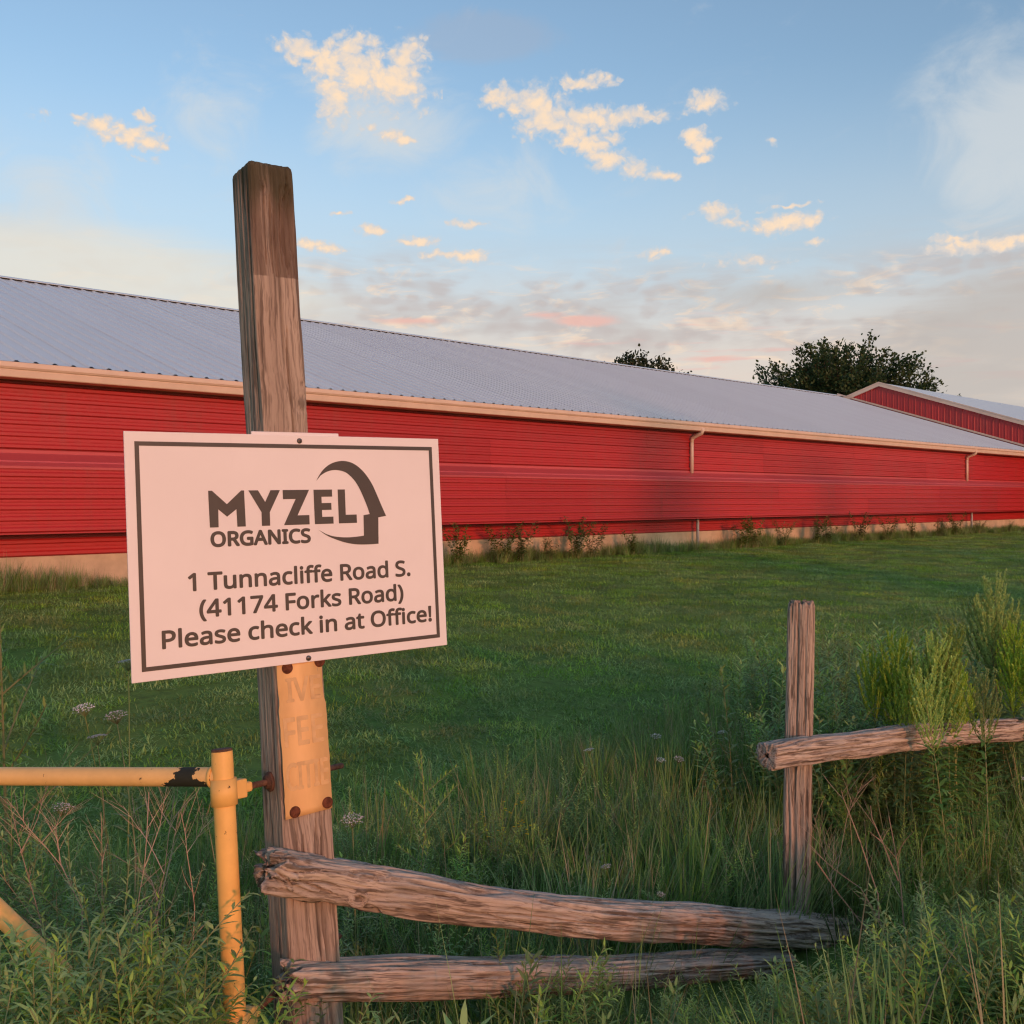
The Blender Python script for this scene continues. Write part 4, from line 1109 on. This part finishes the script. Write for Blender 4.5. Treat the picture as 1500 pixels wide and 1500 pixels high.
def goldenrod_parts(seed, h=1.25, stems=3):
    rng = random.Random(seed); st = MB(); lf = MB(); pl = MB()
    for q_, (ox, oy, hk) in enumerate(((0, 0, 1.), (.06, .05, .9), (-.07, .02, .83))[:stems]):
        H = h * hk; pts = curve_pts(rng, H, .10, 10, .012, (ox, oy, 0))
        st.tube(pts, [.0045 * (1 - .6 * i / 10) for i in range(11)], 6, .7, 0, False)
        for i in range(80):
            f = .06 + .70 * (i + rng.random() * .5) / 80; p, t = along(pts, f); a = i * 2.4 + rng.uniform(-.3, .3)
            leaf(lf, p, Vector((math.cos(a), math.sin(a), .45 + .5 * f)), (.165 - .07 * f) * rng.uniform(.8, 1.2), .024 * rng.uniform(.8, 1.2), rng.uniform(.5, 1.3), rng.random() * .8, 0, seg=3)
        nb = 40
        for i in range(nb):              # flower branches sweep out and turn upright
            f = .70 + .30 * (i + rng.random() * .5) / nb; p, t = along(pts, min(.999, f)); a = i * 2.4 + rng.uniform(-.4, .4)
            L = (.25 - .36 * (f - .70)) * rng.uniform(.7, 1.15)
            d = Vector((math.cos(a) * .78, math.sin(a) * .78, .5)).normalized(); q = p.copy(); br = [q.copy()]
            for k in range(6):
                d = (d + Vector((0, 0, .30))).normalized(); q = q + d * L / 6; br.append(q.copy())
            pl.tube(br, [.002] * 6 + [.0008], 3, .3, 0, False)
            n = int(58 * L / .2)
            for k in range(n):           # buds and small leaves crowd each branch
                o, t2 = along(br, rng.uniform(.08, 1) ** .8 * .999); aa = rng.uniform(0, 6.283); u = k / n
                leaf(pl, o, Vector((math.cos(aa) * .6, math.sin(aa) * .6, 1.0)), rng.uniform(.013, .024), rng.uniform(.006, .010), rng.uniform(-.2, .4), min(1, max(0, rng.gauss(.5, .3))), 0, seg=1)
    return [('stem', st.mesh('stem', M_stem)), ('foliage', lf.mesh('foliage', M_weed)), ('plume', pl.mesh('plume', M_plume))]

GR = [goldenrod_parts(900 + i) for i in range(3)] + [goldenrod_parts(905 + i, 1.25, 1) for i in range(2)]
def plant_at(src, name, x, y, d, h_nom, rz, label, cat, group, tilt=(0, 0)):
    """stand a plant so that its top shows at photo pixel x, y, d metres ahead"""
    top = px(x, y, d); gz = ground_z(top.x, top.y); sc = (top.z - gz) / h_nom
    return tag(copy_parts(src, name, (top.x, top.y, gz), rz, sc, tilt), label, cat, group)
gold = [(1344, 912, 5.30, 'tallest goldenrod plume behind the right-hand rail, nearest the short post'), (1306, 926, 5.40, 'goldenrod plume behind the rail, left edge of the clump by the short post'), (1372, 930, 5.25, 'goldenrod plume behind the rail, right edge of the clump by the short post'),
        (1322, 978, 5.05, 'lower goldenrod plume in front of the taller ones, just above the rail'), (1403, 955, 5.45, 'goldenrod plume rising between the two clumps, behind the rail'),
        (1398, 990, 4.80, 'goldenrod growing in front of the rail, left of the pair crossing it'), (1452, 985, 4.95, 'goldenrod growing in front of the rail, right of the pair crossing it'),
        (1428, 876, 6.5, 'slender far goldenrod beyond the rail, left of the group at the frame edge'), (1462, 872, 6.4, 'far goldenrod beyond the rail, second of the group at the frame edge'), (1496, 846, 6.2, 'tallest far goldenrod at the right frame edge'), (1486, 915, 6.0, 'lower far goldenrod at the right frame edge under the tallest one'), (1530, 880, 6.1, 'goldenrod cut by the right frame edge')]
for i, (x, y, d, lab) in enumerate(gold):
    plant_at(GR[3 + i % 2] if i in (3, 5, 6, 7) else GR[i % 3], 'goldenrod', x, y, d, 1.33, i * 1.7, lab, 'goldenrod', 'goldenrod plants along the fence', (.04 * math.sin(i * 2.1), .05 * math.cos(i * 1.3)))

def lace_parts(seed, h=.9):
    rng = random.Random(seed); st = MB(); um = MB()
    pts = curve_pts(rng, h, .2, 7, .015)
    st.tube(pts, [.0028 * (1 - .5 * i / 7) for i in range(8)], 5, .3, 0, False)
    for i in range(9):
        p, t = along(pts, rng.uniform(.1, .7)); a = rng.uniform(0, 6.283)
        leaf(st, p, (math.cos(a), math.sin(a), .7), rng.uniform(.05, .10), .010, .6, .1, 0)
    c = pts[-1]; nrm = (pts[-1] - pts[-2]).normalized(); u = nrm.orthogonal().normalized(); w = nrm.cross(u)
    for i in range(26):
        r = .036 * math.sqrt((i + .5) / 26); a = i * 2.4; q = c + (u * math.cos(a) + w * math.sin(a)) * r + nrm * (.018 - 6 * r * r)
        um.tube([c - nrm * .02, q], [.0007, .0006], 3, .1, 1, False)
        for k in range(7):
            aa = rng.uniform(0, 6.283); z = q + (u * math.cos(aa) + w * math.sin(aa)) * rng.uniform(.001, .005)
            leaf(um, z, u * math.cos(aa) + w * math.sin(aa) + nrm * .5, rng.uniform(.004, .0065), .0045, 0, rng.random(), 0, seg=1)
    return [('stem', st.mesh('stem', M_stem)), ('flower_head', um.mesh('flower_head', [M_lace, M_stem]))]
LC = [lace_parts(940 + i) for i in range(3)]
lace = [(183, 986, 4.4, 'white lacy flower head right by the lower left corner of the sign'), (170, 1024, 4.5, 'small white lacy flower left of the sign\'s lower corner, lower than its neighbour'), (208, 1040, 4.3, 'flat white lacy flower below the sign\'s lower left corner'), (160, 1095, 4.0, 'white lacy flower just above the yellow gate rail'),
        (518, 1172, 3.6, 'white lacy flower close right of the yellow placard'), (957, 1070, 5.6, 'white lacy flower highest of the group left of the short post'), (895, 1104, 5.2, 'white lacy flower leftmost of the group left of the short post'), (943, 1106, 5.3, 'white lacy flower in the middle of the group left of the short post'), (966, 1100, 5.2, 'white lacy flower rightmost of the group left of the short post'),
        (918, 1268, 4.0, 'white lacy flower close above the upper rail, left of two'), (941, 1298, 3.95, 'white lacy flower close above the upper rail, right of two'), (1458, 1130, 5.0, 'white lacy flower below the right-hand rail near the frame edge'), (1085, 1068, 6.1, 'small white lacy flower just left of the short post'), (62, 1180, 3.6, 'white lacy flower under the gate rail at the left')]
for i, (x, y, d, lab) in enumerate(lace):
    plant_at(LC[i % 3], 'lace_flower', x, y, d, .885, i * 2.2, lab, 'wildflower', 'white lacy wildflowers', (.08 * math.sin(i * 3.1), .08 * math.cos(i * 2.3)))

def young_parts(seed, h=.8, arms=7):
    rng = random.Random(seed); st = MB(); lf = MB()
    pts = curve_pts(rng, h, .08, 8, .012); st.tube(pts, [.0042 * (1 - .6 * i / 8) for i in range(9)], 6, .6, 0, False)
    runs = [(pts, 40, .3)]
    for k in range(arms):
        p, t = along(pts, .3 + .6 * k / arms); a = k * 2.4 + rng.uniform(-.4, .4); L = h * (.42 - .25 * k / arms) * rng.uniform(.8, 1.2)
        br = curve_pts(rng, L, .12, 5, .02, p, (math.cos(a) * .8, math.sin(a) * .8, .75)); st.tube(br, [.0026 * (1 - .6 * i / 5) for i in range(6)], 5, .6, 0, False); runs.append((br, 26, .1))
    for run, n, f0 in runs:
        for i in range(n):
            f = f0 + (1 - f0) * (i + rng.random()) / n; p, t = along(run, min(.999, f)); a = i * 2.4
            side = t.orthogonal().normalized(); side.rotate(Matrix.Rotation(a, 3, t))
            leaf(lf, p, side + t * (.5 + f), .045 * (1.2 - .6 * f) * rng.uniform(.7, 1.2), .007, .3, .3 + .6 * f, 1 if f > .55 else 0)
    return [('stem', st.mesh('stem', M_stem)), ('foliage', lf.mesh('foliage', [M_weed, M_weedtip]))]
YG = [young_parts(960 + i) for i in range(3)]
for i, (x, y, d, lab) in enumerate([(628, 1094, 4.7, 'pale branching young weed standing alone between sign post and lawn'), (604, 1215, 4.0, 'short pale branching weed close above the upper rail near the sign post'), (555, 1285, 3.9, 'small pale branching weed seen between the two rails'), (782, 1205, 4.6, 'pale branching weed above the middle of the upper rail'), (690, 1185, 4.7, 'pale branching weed behind the yellow flowers'), (1395, 1180, 4.4, 'leafy branching weed under the right-hand rail'), (1010, 1170, 5.0, 'leafy branching weed left of the short post'), (10, 868, 4.6, 'tall slender pale weed at the left frame edge before the barn')]):
    plant_at(YG[i % 3], 'branching_weed', x, y, d, .82, i * 1.9, lab, 'weed', 'pale branching weeds')

def sprig_parts(seed, mat, h=.45):
    rng = random.Random(seed); st = MB(); fl = MB()
    for k in range(5):
        pts = curve_pts(rng, h * rng.uniform(.75, 1.), .5, 5, .04); st.tube(pts, [.0014] * 5 + [.0008], 3, .4, 0, False)
        for q in range(4):
            c = along(pts, rng.uniform(.8, .999))[0] + Vector((rng.uniform(-.012, .012), rng.uniform(-.012, .012), rng.uniform(-.005, .01)))
            for j in range(6):
                a = j * 1.047; leaf(fl, c, (math.cos(a), math.sin(a), .5), .0075, .006, .1, rng.random(), 0, seg=1)
    return [('stem', st.mesh('stem', M_stem)), ('blossom', fl.mesh('blossom', mat))]
SP = [sprig_parts(980, M_gold), sprig_parts(981, M_gold), sprig_parts(982, M_orange)]
for i, (x, y, d, k, lab) in enumerate([(718, 1158, 5.0, 0, 'cluster of small yellow flowers above the upper rail, beside the lone pale weed'), (735, 1178, 4.9, 1, 'few yellow flowers low beside the yellow cluster above the rail'), (675, 1172, 5.0, 0, 'single yellow flower sprig nearest the lone pale weed'), (1478, 1360, 4.3, 1, 'yellow flower cluster in weeds at the lower right edge'), (1468, 1345, 4.4, 0, 'smaller yellow flower cluster in weeds at the lower right edge'), (1481, 1408, 4.1, 2, 'orange flower sprig at the right edge under the yellow ones'), (1408, 1472, 3.9, 2, 'orange flower sprig at the bottom, left of two'), (1466, 1484, 3.9, 2, 'orange flower sprig at the bottom, right of two'), (1262, 1478, 3.9, 1, 'yellow flower sprig at the bottom beside the dead stalk'), (1110, 1476, 3.9, 0, 'yellow flower sprig at the bottom below the rail\'s right end')]):
    plant_at(SP[k], 'flower_sprig', x, y, d, .44, i * 1.1, lab, 'wildflower', 'small yellow and orange wildflowers')

def dry_stalk(name, runs, d, label, seed, r=.0028, twigs=6):
    """dead stalk: runs are polylines in photo pixels, d metres ahead; the first starts at the root"""
    rng = random.Random(seed); first = px(*runs[0][0], d); gz = ground_z(first.x, first.y)
    root = Vector((first.x, first.y, gz)); b = MB(); o = root
    for i, run in enumerate(runs):
        dd = d; P = []
        for k, (x, y) in enumerate(run): P.append(px(x, y, d + .10 * math.sin(i * 2.1) * k / max(1, len(run) - 1)) - o)
        if i == 0: P.insert(0, Vector((0, 0, -.02)) + Vector((rng.uniform(-.03, .03), 0, 0)))
        # round the corners a little
        Q = []
        for k in range(len(P) - 1):
            for f in (0, .5): Q.append(P[k].lerp(P[k + 1], f) + Vector((rng.uniform(-.002, .002), rng.uniform(-.004, .004), rng.uniform(-.002, .002))))
        Q.append(P[-1]); rr = r if i == 0 else r * .7
        b.tube(Q, [rr * (1 - .65 * k / (len(Q) - 1)) for k in range(len(Q))], 5, rng.uniform(.2, .9), 0, False)
        for k in range(twigs):
            p, t = along(Q, rng.uniform(.35, .98)); a = rng.uniform(0, 6.283); L = rng.uniform(.04, .17)
            tw = curve_pts(rng, L, .3, 3, .08, p, (t + Vector((math.cos(a) * .8, math.sin(a) * .8, rng.uniform(0, .5)))).normalized())
            b.tube(tw, [rr * .4, rr * .35, rr * .3, rr * .15], 3, rng.random(), 0, False)
    return tag(link(name, b.mesh(name, M_dry), None, tuple(root)), label, 'dead stalk', 'dead stalks among the weeds')
dry_stalk('dead_stalk', [[(1385, 1560), (1372, 1500), (1344, 1432), (1325, 1370), (1320, 1300), (1312, 1250), (1302, 1196)], [(1344, 1432), (1318, 1400), (1288, 1350), (1260, 1300), (1225, 1275), (1196, 1250)], [(1288, 1350), (1286, 1310), (1262, 1240), (1240, 1180), (1232, 1158)], [(1316, 1290), (1295, 1240), (1278, 1200), (1275, 1180)], [(1196, 1262), (1228, 1310), (1262, 1352), (1290, 1380)]], 3.75, 'tall forked reddish dead stalk in front of the short post', 1, .0046, 5)
dry_stalk('dead_stalk', [[(1398, 1450), (1376, 1390), (1360, 1340), (1338, 1290)]], 4.1, 'single slanting dead stalk right of the tall forked one', 2, .0024, 2)
dry_stalk('dead_stalk', [[(1500, 1560), (1488, 1490), (1470, 1420), (1448, 1375)]], 3.8, 'dead stalk bent left near the lower right corner', 3, .0026, 2)
dry_stalk('dead_stalk', [[(1372, 1540), (1368, 1470), (1362, 1430), (1358, 1392)]], 3.8, 'short upright dead stalk right beside the forked stalk\'s foot', 4, .0026, 2)
dry_stalk('dead_stalk', [[(1420, 1550), (1416, 1490), (1406, 1440), (1398, 1415)]], 3.8, 'short dead stalk between the orange flower and the forked stalk', 5, .0022, 2)
dry_stalk('dead_stalk', [[(1225, 1430), (1222, 1350), (1218, 1290), (1222, 1225)], [(1218, 1290), (1205, 1240), (1190, 1190)], [(1222, 1300), (1240, 1200), (1262, 1150)]], 4.3, 'reddish twiggy dead stalk just right of the short post', 6, .0024, 10)
for i, (run, extra) in enumerate([([(204, 1420), (200, 1340), (212, 1270), (218, 1160)], [[(212, 1270), (235, 1210), (245, 1150)]]), ([(238, 1400), (228, 1330), (240, 1280), (256, 1165)], [[(240, 1280), (215, 1230), (180, 1180)]]), ([(205, 1470), (220, 1390), (232, 1330), (250, 1250), (262, 1190)], [[(232, 1330), (222, 1290), (200, 1270)]]), ([(150, 1370), (150, 1290), (148, 1190)], []), ([(60, 1350), (30, 1250), (15, 1180)], [[(30, 1250), (55, 1200), (70, 1150)]]), ([(120, 1330), (90, 1270), (40, 1210), (10, 1170)], [[(90, 1270), (80, 1210)], [(60, 1235), (110, 1180)]]), ([(280, 1420), (285, 1330), (275, 1250), (265, 1190)], [[(275, 1250), (300, 1210)]]), ([(70, 1450), (30, 1425), (-10, 1412)], []), ([(100, 1400), (60, 1360), (0, 1280)], [[(60, 1360), (20, 1355)]])]):
    lab = ['reddish dead stalk behind the gate, left of the thick bundle', 'forked reddish dead stalk in the middle of the bundle behind the gate', 'longest reddish dead stalk crossing the bundle behind the gate', 'thin upright dead stalk under the middle of the gate rail', 'pale dead stalk at the left edge under the gate rail', 'pale branching dead stalk leaning left under the gate rail', 'dead stalk nearest the yellow gate post', 'dead stalk lying low at the left edge below the brace', 'dead stalk leaning left across the diagonal brace'][i]
    dry_stalk('dead_stalk', [run] + extra, 3.0 + .12 * (i % 4), lab, 20 + i, .0021, 13)

# --- weeds against the barn
def barnweed_parts(seed, h=1.0):
    rng = random.Random(seed); st = MB(); lf = MB()
    for k in range(7):
        a = rng.uniform(0, 6.283); pts = curve_pts(rng, h * rng.uniform(.6, 1.0), .45, 6, .05, (rng.uniform(-.12, .12), rng.uniform(-.08, .08), 0))
        st.tube(pts, [.007 * (1 - .7 * i / 6) for i in range(7)], 4, .2, 0, False)
        for i in range(95):
            f = rng.uniform(.1, 1.) ** .8; p, t = along(pts, min(.999, f)); aa = rng.uniform(0, 6.283)
            p = p + Vector((rng.gauss(0, .035), rng.gauss(0, .035), rng.gauss(0, .03)))
            leaf(lf, p, (math.cos(aa), math.sin(aa), rng.uniform(0, .9)), rng.uniform(.07, .15), rng.uniform(.025, .045), .5, rng.random(), 0)
    return [('stem', st.mesh('stem', M_stem)), ('foliage', lf.mesh('foliage', M_barnweed))]
BW = [barnweed_parts(1000 + i) for i in range(4)]
bw = [(676, 768, 'first'), (738, 769, 'second'), (762, 768, 'third'), (806, 786, 'fourth, low'), (842, 760, 'fifth, bushiest'), (866, 768, 'sixth'), (928, 778, 'seventh, small')]
bw2 = [(1088, 757, 'first'), (1108, 762, 'second'), (1150, 763, 'third'), (1196, 757, 'fourth'), (1215, 760, 'fifth'), (1258, 752, 'sixth, dark'), (1300, 757, 'seventh'), (1338, 760, 'eighth'), (1376, 760, 'ninth'), (1402, 752, 'tenth, bushiest')]
for i, (x, y, q, wh) in enumerate([(*b, 'between the white sign and first downspout') for b in bw] + [(*b, 'between the two downspouts') for b in bw2] + [(1436, 762, 'leafy', 'just past the second downspout'), (1478, 764, 'low', 'at the barn foot by the right frame edge')]):
    k = (x - CX) / F; dn = 17.30 / (k * NX.x + NX.y); top = px(x, y, dn); gz = ground_z(top.x, top.y)
    tag(copy_parts(BW[i % 4], 'barn_weed', (top.x, top.y, gz), i * 2.3, (top.z - gz) / .84), '%s weed clump along the barn foundation %s' % (q, wh), 'weed', 'weeds along the barn foundation')

# ------------------------------------------------------------------ trees
def tree(name, base, height, crown_r, crown_z0, seed, label, shoots=70, per=120, leafsize=.3, trunk_r=.35, up=.9, group=None, spread=.55):
    """trunk, limbs and a crown of many leafy shoots that end in points"""
    rng = random.Random(seed); E_ = empty(name, base); wd_ = MB(); lf = MB()
    n = 8; tp = [Vector((.15 * math.sin(i * 1.3 + seed), .15 * math.cos(i * 1.7 + seed), height * .62 * i / n)) for i in range(n + 1)]; tp[0] = Vector((0, 0, -.3))
    wd_.tube(tp, [trunk_r * (1.25 if i == 0 else 1 - .8 * i / n) for i in range(n + 1)], 9, .3, 0)
    cz = crown_z0 + (height - crown_z0) * .42; rz_ = height - cz
    for i in range(shoots):
        a = i * 2.39996 + rng.uniform(-.3, .3); e = math.asin(min(1, max(-.55, -.5 + 1.5 * (i + .5) / shoots)))
        d = Vector((math.cos(a) * math.cos(e), math.sin(a) * math.cos(e), math.sin(e)))
        R = rng.uniform(.62, 1.08)
        end = Vector((d.x * crown_r * R, d.y * crown_r * R, cz + d.z * (rz_ if d.z > 0 else cz - crown_z0) * R))
        st_, _ = along(tp, rng.uniform(.35, .98)); ctrl = st_.lerp(end, .5) + Vector((0, 0, -.06 * height * (1 - d.z)))
        br = [st_ * (1 - f) ** 2 + ctrl * 2 * f * (1 - f) + end * f * f + Vector((0, 0, up * f * f)) for f in [k / 7 for k in range(8)]]
        wd_.tube(br, [trunk_r * .30 * (1 - .9 * k / 7) for k in range(8)], 5, .3, 0, False)
        L = (br[-1] - br[0]).length
        for k in range(per):
            f = rng.random() ** .55; p, t = along(br, min(.999, f)); w = spread * (1.25 - .75 * f) * (.4 + .6 * rng.random())
            q = p + Vector((rng.gauss(0, 1), rng.gauss(0, 1), rng.gauss(0, .8))) * w
            if f < .25: continue
            dirv = (t + Vector((rng.gauss(0, .7), rng.gauss(0, .7), rng.gauss(.25, .6)))).normalized()
            leaf(lf, q, dirv, leafsize * rng.uniform(.6, 1.3), leafsize * rng.uniform(.45, .8), rng.uniform(0, .8), rng.random(), 0, up=Vector((rng.gauss(0, .5), rng.gauss(0, .5), 1)).normalized(), seg=2)
    link('trunk', wd_.mesh('trunk', M_bark, True), E_); link('crown', lf.mesh('crown', M_tree), E_)
    return tag(E_, label, 'tree', group)
def tree_px(xc, ytop, d, width_px):
    p = px(xc, ytop, d); return (p.x, p.y, .4), p.z - .4, width_px / F * d / 2
for xc, yt, d, wpx, lab, sd_, sh in ((1236, 508, 96., 290, 'broad dark leafy tree behind the roofs at right', 41, 260), (930, 531, 92., 165, 'rounded tree top just showing over the long barn\'s ridge', 42, 200)):
    base, h, r = tree_px(xc, yt, d, wpx)
    tree('leafy_tree', base, h, r, 3.2, sd_, lab, sh, 330, .34, .42, .8, 'trees behind the barns', .72)
# trees along the road behind the viewer, between the low sun and the barn: their shade falls on wall and roof
hs_ = Vector((math.sin(rad(SUN_AZ)), math.cos(rad(SUN_AZ)), 0)); te = math.tan(rad(SUN_EL))
for (bx, by, ztop, s, r, sd_, lab, sh, per) in ((4.5, 28.8, 5.6, 58., 1.9, 51, 'slim roadside tree behind the viewer, shading the barn by its first downspout', 50, 48), (10.9, 34.9, 4.3, 52., 1.5, 52, 'thin roadside tree behind the viewer, shading the barn between its downspouts', 22, 36)):
    p = Vector((bx, by, 0)) + hs_ * s
    tree('roadside_tree', (p.x, p.y, ground_z(p.x, p.y)), ztop + s * te, r, 1.4, sd_, lab, sh, per, .34, .22, .5, 'trees along the road', .35)
